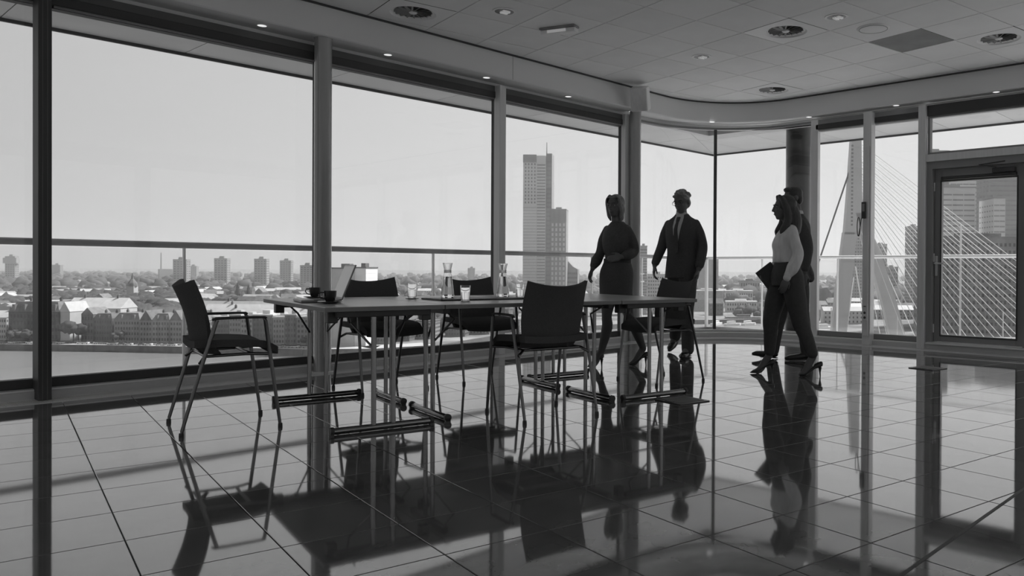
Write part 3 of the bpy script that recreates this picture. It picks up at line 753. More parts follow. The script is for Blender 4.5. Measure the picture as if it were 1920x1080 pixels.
# raise tray floor to the carafes' feet
b = BM(); box(b, -.31, .31, -.155, .155, .006, .0108); finish(b, 'mat', M['tray'], r)
tumbler(-.33, .32, TZ+.0005, 'drinking glass standing on the table just right of the left carafe')
tumbler(-.48, -.24, TZ+.0045, 'drinking glass on a dark coaster between laptop and carafes')
tumbler(.26, -.02, TZ+.0045, 'drinking glass on a coaster at the right of the right carafe')
for (u, v, l) in ((-.48, -.24, 'dark round coaster under the glass between laptop and carafes'), (.26, -.02, 'dark round coaster under the glass right of the carafes')):
    r = empty('coaster', TP(u, v, TZ), 0); tag(r, l, 'coaster', 'round coasters')
    b = BM(); lathe(b, [(0, .0004), (.045, .0004), (.046, .002), (.045, .004), (0, .004)], 28); finish(b, 'disc', M['tray'], r, 40)

# ------------------------------------------------------------------ floor boxes and a scrap
def floor_box(x, y, s, a, label):
    r = empty('floor_box', (x, y, 0), a); tag(r, label, 'floor outlet', 'flush floor outlet boxes')
    b = BM(); box(b, -s/2, s/2, -s/2, s/2, .0004, .007); bevel(b, .002); finish(b, 'lid', M['steel_mat'], r)
    b = BM(); box(b, -s/2+.03, s/2-.03, -s/2+.03, s/2-.03, .007, .0085); finish(b, 'inlay', M['frame_dark'], r)
    b = BM(); box(b, -.04, .04, s/2-.028, s/2-.012, .007, .010); finish(b, 'cable_flap', M['black_plastic'], r)
M['steel_mat'] = mat('floorbox_steel', .10, .35, metal=.6)
floor_box(2.94, -3.39, .28, GANG, 'flat dark floor outlet box beside the right table foot')
floor_box(6.03, -3.97, .26, GANG, 'flat dark floor outlet box on the open floor before the door')


# ------------------------------------------------------------------ people
# local frame of a figure: x to the viewer's right, y away from the viewer, z up; root at the floor
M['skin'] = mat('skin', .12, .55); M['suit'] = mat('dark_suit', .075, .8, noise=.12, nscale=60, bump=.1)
M['dress'] = mat('dark_dress', .075, .8, noise=.12, nscale=50, bump=.1); M['shirt'] = mat('white_shirt', .62, .7)
M['blouse'] = mat('pale_blouse', .72, .6, noise=.14, nscale=9, bump=.5, stretch=(3, 3, .7)); M['trouser'] = mat('dark_trousers', .065, .8, noise=.1, nscale=40)
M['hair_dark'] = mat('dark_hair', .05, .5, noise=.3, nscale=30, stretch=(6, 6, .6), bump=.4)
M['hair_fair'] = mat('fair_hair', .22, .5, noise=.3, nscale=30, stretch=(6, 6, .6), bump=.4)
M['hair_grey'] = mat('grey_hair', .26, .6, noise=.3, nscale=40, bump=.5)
M['shoe'] = mat('black_leather', .03, .25); M['eye'] = mat('eye_white', .22, .2); M['tights'] = mat('dark_tights', .08, .6)
V3 = lambda p: Vector(p)
def capsule(bm, pts, rad, seg=14, flat=1.0, up=Vector((0, 1, 0))):
    """smooth tapered limb: resampled chain with round ends"""
    P = [V3(p) for p in pts]; n = len(P); Q = []; R_ = []
    for i in range(n-1):
        p0_, p1, p2, p3 = P[max(i-1, 0)], P[i], P[i+1], P[min(i+2, n-1)]
        for k in range(5):
            t = k/5; t2, t3 = t*t, t*t*t
            Q.append(.5*((2*p1)+(p2-p0_)*t+(2*p0_-5*p1+4*p2-p3)*t2+(3*p1-p0_-3*p2+p3)*t3)); s_ = t*t*(3-2*t)
            R_.append(rad[i]*(1-s_)+rad[i+1]*s_)
    Q.append(P[-1]); R_.append(rad[-1])
    d0 = (Q[1]-Q[0]).normalized(); d1 = (Q[-1]-Q[-2]).normalized()
    pre = [(Q[0]-d0*R_[0]*c, R_[0]*s) for c, s in ((.95, .3), (.7, .71), (.35, .93))]
    post = [(Q[-1]+d1*R_[-1]*c, R_[-1]*s) for c, s in ((.35, .93), (.7, .71), (.95, .3))]
    tube(bm, [p for p, r in pre]+Q+[p for p, r in post], [r for p, r in pre]+R_+[r for p, r in post], seg, flat=flat, up=up)
def stack(bm, rings, seg=28, sub=4):
    """closed body from horizontal super-ellipses: (cx, cy, z, rx, ry, yaw[, tilt x/z])"""
    R2 = []
    for i in range(len(rings)-1):
        a, c = rings[i], rings[i+1]
        z = rings[max(i-1, 0)]; e = rings[min(i+2, len(rings)-1)]
        for k in range(sub):
            t = k/sub; t2, t3 = t*t, t*t*t
            R2.append([.5*(2*a[q]+(c[q]-z[q])*t+(2*z[q]-5*a[q]+4*c[q]-e[q])*t2+(3*a[q]-z[q]-3*c[q]+e[q])*t3) for q in range(6)])
    R2.append(list(rings[-1])[:6])
    L = []
    for cx_, cy_, z, rx, ry, yaw in R2:
        rr = []
        for k in range(seg):
            a = 2*PI*k/seg; ca, sa = math.cos(a), math.sin(a)
            x = rx*math.copysign(abs(ca)**.9, ca); y = ry*math.copysign(abs(sa)**.9, sa)
            rr.append(bm.verts.new((cx_+x*math.cos(yaw)-y*math.sin(yaw), cy_+x*math.sin(yaw)+y*math.cos(yaw), z)))
        L.append(rr)
    for a, b_ in zip(L, L[1:]):
        for k in range(seg): bm.faces.new((a[k], a[(k+1) % seg], b_[(k+1) % seg], b_[k]))
    bm.faces.new(L[0][::-1]); bm.faces.new(L[-1])
def fuse(bm, name, m_, parent, voxel=.008, smooth=6, fac=.5):
    bmesh.ops.recalc_face_normals(bm, faces=bm.faces)
    me = bpy.data.meshes.new('tmp'); bm.to_mesh(me); bm.free()
    t = bpy.data.objects.new('tmp', me); COL.objects.link(t)
    rm = t.modifiers.new('r', 'REMESH'); rm.mode = 'VOXEL'; rm.voxel_size = voxel; rm.use_smooth_shade = True
    if smooth:
        sm = t.modifiers.new('s', 'SMOOTH'); sm.factor = fac; sm.iterations = smooth
    dg = bpy.context.evaluated_depsgraph_get(); ev = t.evaluated_get(dg)
    nm = bpy.data.meshes.new_from_object(ev); nm.name = name
    bpy.data.objects.remove(t); bpy.data.meshes.remove(me)
    nm.materials.clear(); nm.materials.append(m_)
    for p in nm.polygons: p.use_smooth = True
    o = bpy.data.objects.new(name, nm); COL.objects.link(o); o.parent = parent
    return o
def rotM(yaw, pitch=0, roll=0):
    """head frame: local -y is the face direction at yaw 0 (towards the viewer); +yaw turns it to the viewer's left"""
    return Matrix.Rotation(-yaw, 3, 'Z') @ Matrix.Rotation(pitch, 3, 'X') @ Matrix.Rotation(roll, 3, 'Y')
def head(bm, c, H, s=1.0):
    """s=1: chin to crown 0.225 m"""
    c = V3(c); f = lambda x, y, z: c+H @ (Vector((x, y, z))*s)
    def el(x, y, z, rx, ry, rz, M2=None): ellip(bm, f(x, y, z), (rx*s, ry*s, rz*s), (H @ M2) if M2 is not None else H, 20, 14)
    el(0, .012, .025, .074, .094, .086); el(0, -.012, -.025, .062, .078, .075)
    el(0, -.035, -.068, .043, .046, .040); el(0, -.058, -.088, .024, .020, .018)            # jaw, chin
    el(0, -.075, .028, .052, .018, .012); el(-.032, -.068, -.018, .018, .014, .014); el(.032, -.068, -.018, .018, .014, .014)  # brow, cheeks
    for k in range(4): el(0, -.088-.0062*k, .016-.013*k, .0075+.0016*k, .011, .012)           # nose bridge
    el(-.010, -.094, -.026, .009, .010, .007); el(.010, -.094, -.026, .009, .010, .007)
    el(0, -.083, -.050, .024, .012, .0065); el(0, -.081, -.062, .020, .012, .0075)           # lips
    for sx in (-1, 1): el(sx*.076, .012, -.004, .008, .018, .031, Matrix.Rotation(sx*.3, 3, 'Z'))
def face_parts(c, H, s, parent, glasses=False):
    c = V3(c); f = lambda x, y, z: c+H @ (Vector((x, y, z))*s)
    for sx in (-1, 1):
        b = BM(); ellip(b, f(sx*.031, -.0735, .008), .0105*s, H, 14, 10); e = finish(b, 'eye', M['eye'], parent, 180)
        b = BM(); ellip(b, f(sx*.031, -.0828, .008), (.0052*s, .0022*s, .0052*s), H, 12, 8); finish(b, 'iris', M['shoe'], e, 180)
        b = BM(); capsule(b, [f(sx*.016, -.0905, .028), f(sx*.033, -.0885, .033), f(sx*.050, -.076, .027)], [.0035*s, .0042*s, .0025*s], 8); finish(b, 'eyebrow', M['hair_dark'], parent, 180)
    b = BM(); capsule(b, [f(-.023, -.0865, -.0555), f(0, -.0955, -.0560), f(.023, -.0865, -.0555)], [.0016*s, .003*s, .0016*s], 8); finish(b, 'mouth', mat('lips', .08, .5), parent, 180)
    if glasses:
        b = BM()
        for sx in (-1, 1):
            pts = [f(sx*.033+.024*math.cos(2*PI*k/18), -.098, .006+.018*math.sin(2*PI*k/18)) for k in range(19)]
            tube(b, pts, .0022*s, 6, cap=False)
            tube(b, [f(sx*.057, -.096, .012), f(sx*.076, -.05, .012), f(sx*.080, .01, .008)], .0018*s, 6)
        tube(b, [f(-.010, -.100, .010), f(.010, -.100, .010)], .0022*s, 6)
        finish(b, 'glasses', M['black_plastic'], parent, 60)
def hand(bm, w, d, nrm, side, curl=.5, s=1.0, spread=.06):
    """w wrist, d direction to the knuckles, nrm palm normal (fingers curl towards it), side=+1/-1 thumb side"""
    w, d, nrm = V3(w), V3(d).normalized(), V3(nrm).normalized(); nrm = (nrm-d*nrm.dot(d)).normalized(); a = d.cross(nrm).normalized()*side
    M3 = Matrix((a, d, nrm)).transposed()
    capsule(bm, [w-d*.02*s, w+d*.02*s], [.024*s, .024*s], 14, flat=.75, up=nrm)
    ellip(bm, w+d*.052*s, (.041*s, .050*s, .0155*s), M3, 18, 12)
    ellip(bm, w+d*.072*s+a*.0, (.042*s, .026*s, .013*s), M3, 16, 10)
    ellip(bm, w+d*.032*s+a*.022*s+nrm*.006*s, (.019*s, .032*s, .015*s), M3, 14, 10)
    for k, (off, ln) in enumerate(((.031, .074), (.0105, .082), (-.0105, .077), (-.031, .060))):
        p = w+d*(.088-abs(off)*.25)*s+a*off*s; dir_ = (d+a*off*spread*20*.05).normalized(); pts = [p-dir_*.022*s, p]; ang = curl*(.55+.12*k)
        cur = dir_
        for seg_, fr in enumerate((.45, .30, .25)):
            q = Matrix.Rotation(ang, 3, cur.cross(nrm).normalized()) @ cur if cur.cross(nrm).length > 1e-4 else cur
            cur = q.normalized(); pts.append(pts[-1]+cur*ln*fr*s); ang = curl*(.8 if seg_ == 0 else .55)
        capsule(bm, pts, [.0092*s, .0090*s, .0084*s, .0076*s, .0062*s], 10)
    p = w+d*.018*s+a*.026*s+nrm*.004*s; t1 = (d*.72+a*.66+nrm*.25).normalized(); t2 = (d*.93+a*.25+nrm*.30).normalized()
    capsule(bm, [p, p+t1*.036*s, p+t1*.036*s+t2*.030*s, p+t1*.036*s+t2*.053*s], [.0135*s, .0112*s, .0098*s, .0075*s], 10)
def pump(name, heel, toe, ankle, parent, h=.085, stiletto=True):
    """high heeled shoe; heel/toe are floor points under heel and toe tip"""
    heel, toe = V3(heel), V3(toe); d = toe-heel; L = Vector((d.x, d.y, 0)).length; d = Vector((d.x, d.y, 0)).normalized(); up = Vector((0, 0, 1)); a = d.cross(up)
    f = lambda t, s_, z: heel+d*t*L+a*s_+up*z+Vector((0, 0, 1))*(toe.z-heel.z)*t
    b = BM()
    capsule(b, [f(.02, 0, h+.012), f(.25, 0, h*.86+.010), f(.5, 0, h*.42+.014), f(.72, 0, .020), f(.88, 0, .015), f(.985, 0, .009)], [.024, .025, .027, .0275, .021, .007], 14, flat=.55, up=up)
    capsule(b, [f(.0, 0, h+.030), f(.08, 0, h+.018), f(.2, 0, h+.008)], [.020, .0265, .024], 12)
    o = fuse(b, name, M['shoe'], parent, .005, 3)
    if stiletto:
        b = BM(); tube(b, [f(.03, 0, h-.002), f(.035, 0, h*.45), f(.02, 0, .0)], [.016, .0075, .0055], 10); finish(b, 'stiletto', M['shoe'], o, 60)
    return o
def lace_shoe(heel, toe, parent, lift=0.0):
    heel, toe = V3(heel), V3(toe); d = toe-heel; L = d.length; d.normalize(); up = Vector((0, 0, 1)); a = d.cross(up).normalized(); up = a.cross(d)
    f = lambda t, z: heel+d*t*L+up*z
    b = BM(); capsule(b, [f(.08, .045), f(.3, .045), f(.6, .036), f(.85, .030), f(.97, .026)], [.040, .040, .043, .040, .024], 14, flat=.72, up=up); capsule(b, [f(.14, .09), f(.16, .05)], [.040, .042], 12)
    o = fuse(b, 'shoe', M['shoe'], parent, .006, 4)
    b = BM(); capsule(b, [f(.08, .010), f(.6, .010), f(.96, .010)], [.042, .047, .026], 14, flat=.2, up=up); finish(b, 'sole', M['black_plastic'], o, 50)
    return o
def leg(bm, hip, knee, ankle, r=(.088, .060, .053, .050, .034), calf=None):
    hip, knee, ankle = V3(hip), V3(knee), V3(ankle)
    mid = hip.lerp(knee, .5); cf = knee.lerp(ankle, .32)+(V3(calf) if calf else Vector((0, 0, 0)))
    capsule(bm, [hip, mid, knee, cf, ankle], [r[0], (r[0]+r[1])/2+.006, r[1]-.006, r[3]+.003, r[4]], 18)
def foot(bm, ankle, ball, toe):
    capsule(bm, [ankle, V3(ankle).lerp(V3(ball), .5), ball, toe], [.034, .034, .032, .016], 14, flat=.8)

# ---- woman in the dark wrap dress, striding to the left, hand reaching over the chair back
def px2w(px, D): return None
def place(px, D, label, name='person'):
    X = (px-CX)/FPX*D
    base = CAMP + RT*X + FW*D
    r = empty(name, (base.x, base.y, 0), -A0); tag(r, label, 'person'); return r
W1 = place(1155, 7.70, 'woman in a dark wrap dress walking left, her hand stretched down by a chair')
yaw = math.radians(40)
HC = (-.010, -.01, 1.545); HM = rotM(math.radians(28), math.radians(4), 0)
hipL, hipR = (.055, -.055, .86), (-.055, .055, .86)
kn1, an1 = (-.085, -.04, .485), (-.135, -.06, .150)
kn2, an2 = (.130, .03, .470), (.265, .10, .165)
b = BM()
head(b, HC, HM, .97)
capsule(b, [(.012, .02, 1.30), (.004, .012, 1.39), (-.004, .0, 1.47)], [.060, .049, .047], 16)
stack(b, [(.01, .0, .84, .14, .10, yaw*-1), (.01, 0, .93, .160, .11, -yaw), (.012, 0, 1.05, .118, .092, -yaw), (.012, 0, 1.20, .132, .100, -yaw), (.012, .01, 1.29, .125, .08, -yaw), (.012, .015, 1.375, .06, .055, -yaw)])
leg(b, hipL, kn2, an2, (.082, .052, .05, .047, .030), (.012, 0, 0)); leg(b, hipR, kn1, an1, (.082, .052, .05, .047, .030), (.02, 0, 0))
capsule(b, [(-.070, .06, 1.31), (-.125, .07, 1.20), (-.150, .07, 1.10), (-.225, .0, .945)], [.030, .036, .036, .026], 14)
capsule(b, [(.090, -.06, 1.31), (.140, -.075, 1.22), (.165, -.06, 1.12), (.065, -.20, 1.055)], [.030, .036, .036, .026], 14)
hand(b, (-.229, -.005, .935), (-.30, -.25, -.92), (.8, -.2, .1), 1, .55, .92)
hand(b, (.060, -.205, 1.053), (-.95, -.10, -.15), (.1, .9, -.2), -1, .5, .92)
foot(b, an1, (-.20, -.10, .035), (-.245, -.12, .018)); foot(b, an2, (.185, .07, .035), (.135, .05, .018))
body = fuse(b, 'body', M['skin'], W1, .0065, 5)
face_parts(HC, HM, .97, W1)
b = BM()   # bodice with long sleeves
stack(b, [(.012, 0, 1.00, .128, .103, -yaw), (.012, 0, 1.07, .126, .102, -yaw), (.010, -.012, 1.17, .148, .122, -yaw), (.010, -.010, 1.23, .153, .125, -yaw), (.012, .0, 1.31, .150, .095, -yaw), (.012, .008, 1.36, .105, .072, -yaw), (.012, .012, 1.40, .058, .058, -yaw)])
capsule(b, [(-.088, .075, 1.325), (-.132, .08, 1.22), (-.156, .07, 1.10), (-.192, .035, 1.02), (-.214, .01, .975)], [.042, .047, .046, .054, .040], 16)
capsule(b, [(.105, -.075, 1.325), (.155, -.083, 1.22), (.178, -.06, 1.115), (.120, -.15, 1.075), (.085, -.185, 1.063)], [.042, .047, .046, .052, .038], 16)
fuse(b, 'bodice', M['dress'], W1, .008, 5)
b = BM()
stack(b, [(.0, 0, .595, .160, .125, -yaw), (.0, 0, .61, .165, .13, -yaw), (.0, 0, .75, .172, .135, -yaw), (.005, 0, .90, .176, .135, -yaw), (.010, 0, .98, .150, .118, -yaw), (.012, 0, 1.03, .130, .105, -yaw)])
fuse(b, 'skirt', M['dress'], W1, .009, 4)
b = BM(); leg(b, hipL, kn2, an2, (.085, .055, .053, .050, .033), (.012, 0, 0)); leg(b, hipR, kn1, an1, (.085, .055, .053, .050, .033), (.02, 0, 0)); ellip(b, (0, 0, .84), (.13, .1, .08))
foot(b, an1, (-.20, -.10, .037), (-.245, -.12, .020)); foot(b, an2, (.185, .07, .037), (.135, .05, .020))
fuse(b, 'tights', M['tights'], W1, .0075, 3)
b = BM()
for k in range(3): tube(b, [(.012+.134*math.cos(2*PI*i/28)*math.cos(yaw)+.109*math.sin(2*PI*i/28)*math.sin(yaw), -.134*math.cos(2*PI*i/28)*math.sin(yaw)+.109*math.sin(2*PI*i/28)*math.cos(yaw), 1.005+.014*k) for i in range(29)], .011, 8, cap=False)
fuse(b, 'belt', M['trouser'], W1, .006, 2)
b = BM(); f = lambda x, y, z: V3(HC)+HM @ Vector((x, y, z))
ellip(b, f(0, .020, .032), (.080, .096, .086), HM, 22, 16); ellip(b, f(.0, .050, -.03), (.072, .058, .085), HM, 20, 14)
for sx in (-1, 1): capsule(b, [f(sx*.028, -.050, .100), f(sx*.066, -.040, .055), f(sx*.074, -.018, -.02), f(sx*.068, -.008, -.09), f(sx*.056, .0, -.135)], [.016, .018, .019, .020, .010], 12)
capsule(b, [f(0, .06, -.05), f(0, .062, -.11), f(0, .05, -.14)], [.052, .050, .03], 14)
hb = fuse(b, 'hair', M['hair_fair'], W1, .007, 5)
# carve the face opening: keep hair behind the face plane
def trim_hair(o, c, H, y0=-.052, zt=.075, half=.062):
    bm_ = BM(); bm_.from_mesh(o.data); Hi = H.transposed(); kill = []
    for v in bm_.verts:
        q = Hi @ (v.co-V3(c))
        if q.y < y0 and q.z < zt and abs(q.x) < half: kill.append(v)
    bmesh.ops.delete(bm_, geom=kill, context='VERTS'); bm_.to_mesh(o.data); bm_.free()
trim_hair(hb, HC, HM)
pump('shoe', (-.125, -.065, 0), (-.262, -.125, 0), an1, W1); pump('shoe', (.298, .105, .0), (.125, .045, 0), an2, W1)

# ---- man in the dark suit and tie, walking towards the table
MN = place(1275, 8.70, 'grey haired man in a dark suit, white shirt and tie walking between the two women')
yaw = math.radians(28)
HC = (.012, -.03, 1.665); HM = rotM(math.radians(30), math.radians(12), math.radians(-4))
b = BM(); head(b, HC, HM, 1.06)
capsule(b, [(.02, .03, 1.40), (.018, .02, 1.50), (.012, 0, 1.58)], [.07, .060, .058], 16)
stack(b, [(.02, 0, .88, .150, .11, -yaw), (.02, 0, 1.0, .155, .115, -yaw), (.02, 0, 1.15, .150, .11, -yaw), (.02, 0, 1.32, .160, .115, -yaw), (.022, .01, 1.41, .155, .09, -yaw), (.02, .02, 1.49, .07, .06, -yaw)])
k1, a1 = (.065, -.13, .49), (.085, -.17, .10)
k2, a2 = (-.02, .10, .50), (-.035, .52, .19)
leg(b, (.09, -.05, .90), k1, a1, (.09, .062, .05, .05, .038)); leg(b, (-.05, .05, .90), k2, a2, (.09, .062, .05, .05, .038))
capsule(b, [(-.10, .07, 1.42), (-.16, .085, 1.32), (-.198, .08, 1.19), (-.275, .0, .985)], [.034, .042, .042, .030], 14)
capsule(b, [(.14, -.07, 1.42), (.20, -.085, 1.32), (.236, -.08, 1.18), (.195, -.17, .945)], [.034, .042, .042, .030], 14)
hand(b, (-.278, -.005, .975), (-.10, -.25, -.96), (.9, .1, 0), 1, .6, 1.06)
hand(b, (.190, -.18, .935), (-.15, -.2, -.97), (-.9, .1, 0), -1, .7, 1.06)
foot(b, a1, (.03, -.27, .04), (-.01, -.34, .03)); foot(b, a2, (-.075, .42, .06), (-.10, .38, .03))
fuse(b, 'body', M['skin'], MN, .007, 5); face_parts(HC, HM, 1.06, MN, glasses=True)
b = BM()
stack(b, [(.015, 0, .845, .183, .135, -yaw), (.015, 0, .86, .186, .138, -yaw), (.018, 0, 1.0, .176, .135, -yaw), (.02, 0, 1.13, .165, .130, -yaw), (.02, 0, 1.30, .180, .142, -yaw), (.022, .005, 1.41, .192, .125, -yaw), (.022, .012, 1.475, .160, .092, -yaw), (.02, .018, 1.515, .100, .074, -yaw), (.02, .02, 1.55, .068, .062, -yaw)])
capsule(b, [(-.122, .075, 1.435), (-.165, .085, 1.32), (-.198, .08, 1.19), (-.238, .045, 1.09), (-.268, .01, 1.015)], [.050, .056, .056, .052, .046], 16)
capsule(b, [(.162, -.075, 1.435), (.208, -.088, 1.32), (.238, -.08, 1.19), (.225, -.12, 1.08), (.203, -.155, .985)], [.050, .056, .056, .054, .048], 16)
jk = fuse(b, 'jacket', M['suit'], MN, .008, 4)
# opening of the jacket: shirt front, collar and tie lie on the chest
Ry = Matrix.Rotation(-yaw, 3, 'Z')
def chest(x, z, d=0.0):
    fr = .138 if z < 1.2 else (.138+.010*math.sin((z-1.2)/.2*PI/2) if z < 1.38 else .148-(z-1.38)*.62)
    return Vector((.02, 0, z))+Ry @ Vector((x, -(fr+d)*math.sqrt(max(.05, 1-(x/.2)**2)), 0))
def patch(name, rows, m_, par, th=.004, d=.0):
    b_ = BM(); L = [[chest(x, z, d) for x in xs] for z, xs in rows]
    F = [[b_.verts.new(p) for p in r] for r in L]; dn = Ry @ Vector((0, 1, 0))
    B_ = [[b_.verts.new(p+dn*th) for p in r] for r in L]
    n = len(L[0])
    for i in range(len(L)-1):
        for j in range(n-1):
            b_.faces.new((F[i][j], F[i][j+1], F[i+1][j+1], F[i+1][j])); b_.faces.new((B_[i][j], B_[i+1][j], B_[i+1][j+1], B_[i][j+1]))
        b_.faces.new((F[i][0], F[i+1][0], B_[i+1][0], B_[i][0])); b_.faces.new((F[i][-1], B_[i][-1], B_[i+1][-1], F[i+1][-1]))
    b_.faces.new([F[0][j] for j in range(n)][::-1]+[B_[0][j] for j in range(n)]); b_.faces.new([F[-1][j] for j in range(n)]+[B_[-1][j] for j in range(n)][::-1])
    return finish(b_, name, m_, par, 60)
lin = lambda w_: [w_*t for t in (-1, -.5, 0, .5, 1)]
patch('shirt', [(1.17, lin(.003)), (1.24, lin(.018)), (1.32, lin(.034)), (1.40, lin(.046)), (1.46, lin(.050)), (1.50, lin(.047)), (1.535, lin(.040))], M['shirt'], MN, .03, .006)
patch('tie', [(1.10, lin(.002)), (1.13, lin(.026)), (1.20, lin(.025)), (1.27, lin(.024)), (1.32, lin(.021)), (1.37, lin(.019)), (1.41, lin(.017)), (1.45, lin(.014)), (1.462, lin(.019)), (1.50, lin(.021)), (1.507, lin(.015))], M['suit'], MN, .010, .020)
b = BM(); stack(b, [(.018, .012, 1.495, .066, .064, 0), (.017, .010, 1.52, .067, .065, 0), (.015, .004, 1.55, .064, .062, 0), (.014, .002, 1.562, .061, .060, 0)])
fuse(b, 'collar', M['shirt'], MN, .005, 2)
b = BM()
capsule(b, [(.09, -.05, .93), (.082, -.09, .70), k1, (.078, -.15, .28), (.082, -.165, .085)], [.110, .092, .080, .070, .068], 18)
capsule(b, [(-.04, .05, .93), (-.03, .06, .70), k2, (-.028, .32, .34), (-.033, .50, .17)], [.110, .092, .080, .070, .066], 18)
ellip(b, (.02, 0, .93), (.155, .115, .10), Ry, 20, 12)
fuse(b, 'trousers', M['trouser'], MN, .009, 4)
b = BM(); f = lambda x, y, z: V3(HC)+HM @ (Vector((x, y, z))*1.06)
ellip(b, f(0, .022, .040), (.084, .096, .082), HM, 20, 14); ellip(b, f(0, .055, -.01), (.078, .055, .07), HM, 18, 12)
random.seed(3)
for k in range(46):
    a = random.uniform(-PI, PI); e_ = random.uniform(.1, 1.35)
    p = (.080*math.cos(a)*math.cos(e_), .02+.092*math.sin(a)*math.cos(e_), .045+.080*math.sin(e_))
    if p[1] < -.045 and p[2] < .085: continue
    ellip(b, f(*p), (.022, .022, .018), None, 8, 6)
hb = fuse(b, 'hair', M['hair_grey'], MN, .006, 2); trim_hair(hb, HC, HM, -.056, .068, .066)
lace_shoe((.095, -.10, .001), (.005, -.365, .001), MN); lace_shoe((-.015, .60, .10), (-.10, .35, .005), MN)

# ---- woman in profile with a pale blouse and dark trousers
W2 = place(1475, 7.15, 'long haired woman in a pale blouse and dark trousers, in profile facing left, on heels')
yaw = math.radians(90)
HC = (-.030, 0, 1.495); HM = rotM(math.radians(84), math.radians(2), 0)
b = BM(); head(b, HC, HM, .97)
capsule(b, [(.030, 0, 1.26), (.015, 0, 1.34), (-.005, 0, 1.42)], [.056, .048, .046], 16)
stack(b, [(.0, 0, .80, .105, .150, 0), (.0, 0, .90, .118, .165, 0), (.0, 0, 1.03, .088, .120, 0), (.0, 0, 1.16, .098, .130, 0), (.012, 0, 1.26, .080, .130, 0), (.02, 0, 1.34, .055, .06, 0)])
k1, a1 = (-.125, .07, .50), (-.140, .08, .165)
k2, a2 = (.105, -.07, .50), (.225, -.09, .185)
leg(b, (-.02, .08, .86), k1, a1, (.085, .052, .05, .047, .030), (.02, 0, 0)); leg(b, (.02, -.08, .86), k2, a2, (.085, .052, .05, .047, .030), (.015, 0, 0))
capsule(b, [(.026, -.11, 1.27), (.045, -.165, 1.18), (.060, -.185, 1.07), (-.035, -.205, .875)], [.030, .036, .036, .026], 14)
capsule(b, [(.026, .11, 1.27), (.028, .165, 1.18), (.02, .19, 1.06), (-.140, .12, .92)], [.030, .036, .036, .026], 14)
hand(b, (-.038, -.206, .868), (-.28, .02, -.95), (-.2, .9, .0), 1, .45, .92)
hand(b, (-.145, .115, .915), (-.75, -.35, -.4), (.1, -.8, .2), -1, .75, .92)
foot(b, a1, (-.225, .08, .035), (-.285, .08, .018)); foot(b, a2, (.150, -.09, .035), (.110, -.09, .018))
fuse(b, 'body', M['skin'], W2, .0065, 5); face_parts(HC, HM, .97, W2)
b = BM()
stack(b, [(-.008, 0, 1.005, .112, .140, 0), (-.010, 0, 1.03, .116, .145, 0), (-.014, 0, 1.10, .108, .145, 0), (-.014, 0, 1.17, .118, .150, 0), (.000, 0, 1.25, .100, .150, 0), (.016, 0, 1.31, .072, .115, 0), (.020, 0, 1.345, .054, .062, 0)])
capsule(b, [(.026, -.130, 1.280), (.042, -.165, 1.18), (.066, -.190, 1.075), (.020, -.205, .965), (-.025, -.208, .895)], [.048, .050, .050, .056, .036], 16)
capsule(b, [(.026, .130, 1.280), (.030, .165, 1.18), (.022, .185, 1.065), (-.065, .160, .98), (-.115, .135, .935)], [.048, .050, .050, .054, .036], 16)
fuse(b, 'blouse', M['blouse'], W2, .008, 4)
b = BM(); capsule(b, [(-.026, -.208, .888), (-.034, -.208, .872)], [.034, .034], 14); fuse(b, 'cuff', M['blouse'], W2, .006, 1)
b = BM()
stack(b, [(.0, 0, .80, .130, .165, 0), (-.005, 0, .88, .136, .175, 0), (.0, 0, .97, .120, .155, 0), (.002, 0, 1.02, .105, .140, 0)])
capsule(b, [(-.03, .08, .88), (-.085, .075, .68), (-.125, .07, .50), (-.130, .075, .34), (-.135, .08, .205)], [.110, .094, .076, .062, .052], 18)
capsule(b, [(.03, -.08, .88), (.070, -.075, .68), (.108, -.07, .50), (.165, -.08, .34), (.215, -.09, .205)], [.110, .096, .078, .064, .052], 18)
fuse(b, 'trousers', M['trouser'], W2, .009, 4)
b = BM(); f = lambda x, y, z: V3(HC)+HM @ Vector((x, y, z))
ellip(b, f(0, .022, .030), (.084, .098, .090), HM, 22, 16); ellip(b, f(.0, .06, -.03), (.078, .060, .09), HM, 20, 14)
capsule(b, [f(0, .070, -.03), f(0, .088, -.12), f(0, .080, -.20), f(0, .060, -.26)], [.070, .075, .070, .030], 16)
for sx in (-1, 1): capsule(b, [f(sx*.030, -.045, .105), f(sx*.074, -.020, .055), f(sx*.084, .005, -.03), f(sx*.080, .010, -.12), f(sx*.085, -.035, -.20), f(sx*.085, -.050, -.245)], [.018, .026, .034, .036, .032, .014], 12)
hb = fuse(b, 'hair', M['hair_dark'], W2, .007, 4); trim_hair(hb, HC, HM, -.052, .075, .062)
pump('shoe', (-.105, .08, 0), (-.315, .08, 0), a1, W2); pump('shoe', (.292, -.09, 0), (.095, -.09, 0), a2, W2)
r = empty('document_folder', W2.matrix_world @ Vector((0, 0, 0)), 0)
bpy.context.view_layer.update()
r.location = W2.location; r.rotation_euler = W2.rotation_euler
tag(r, 'black folder held by the woman in the pale blouse at her hip', 'folder')
fm = Matrix.Translation((-.135, .06, .872)) @ Matrix.Rotation(math.radians(-38), 4, 'Y')
b = BM(); box(b, -.085, .085, -.012, .012, -.115, .115, fm); bevel(b, .003); finish(b, 'cover', M['black_fabric'], r)
b = BM(); box(b, -.081, .0865, -.009, .009, -.110, .110, fm); finish(b, 'paper', M['white'], r)

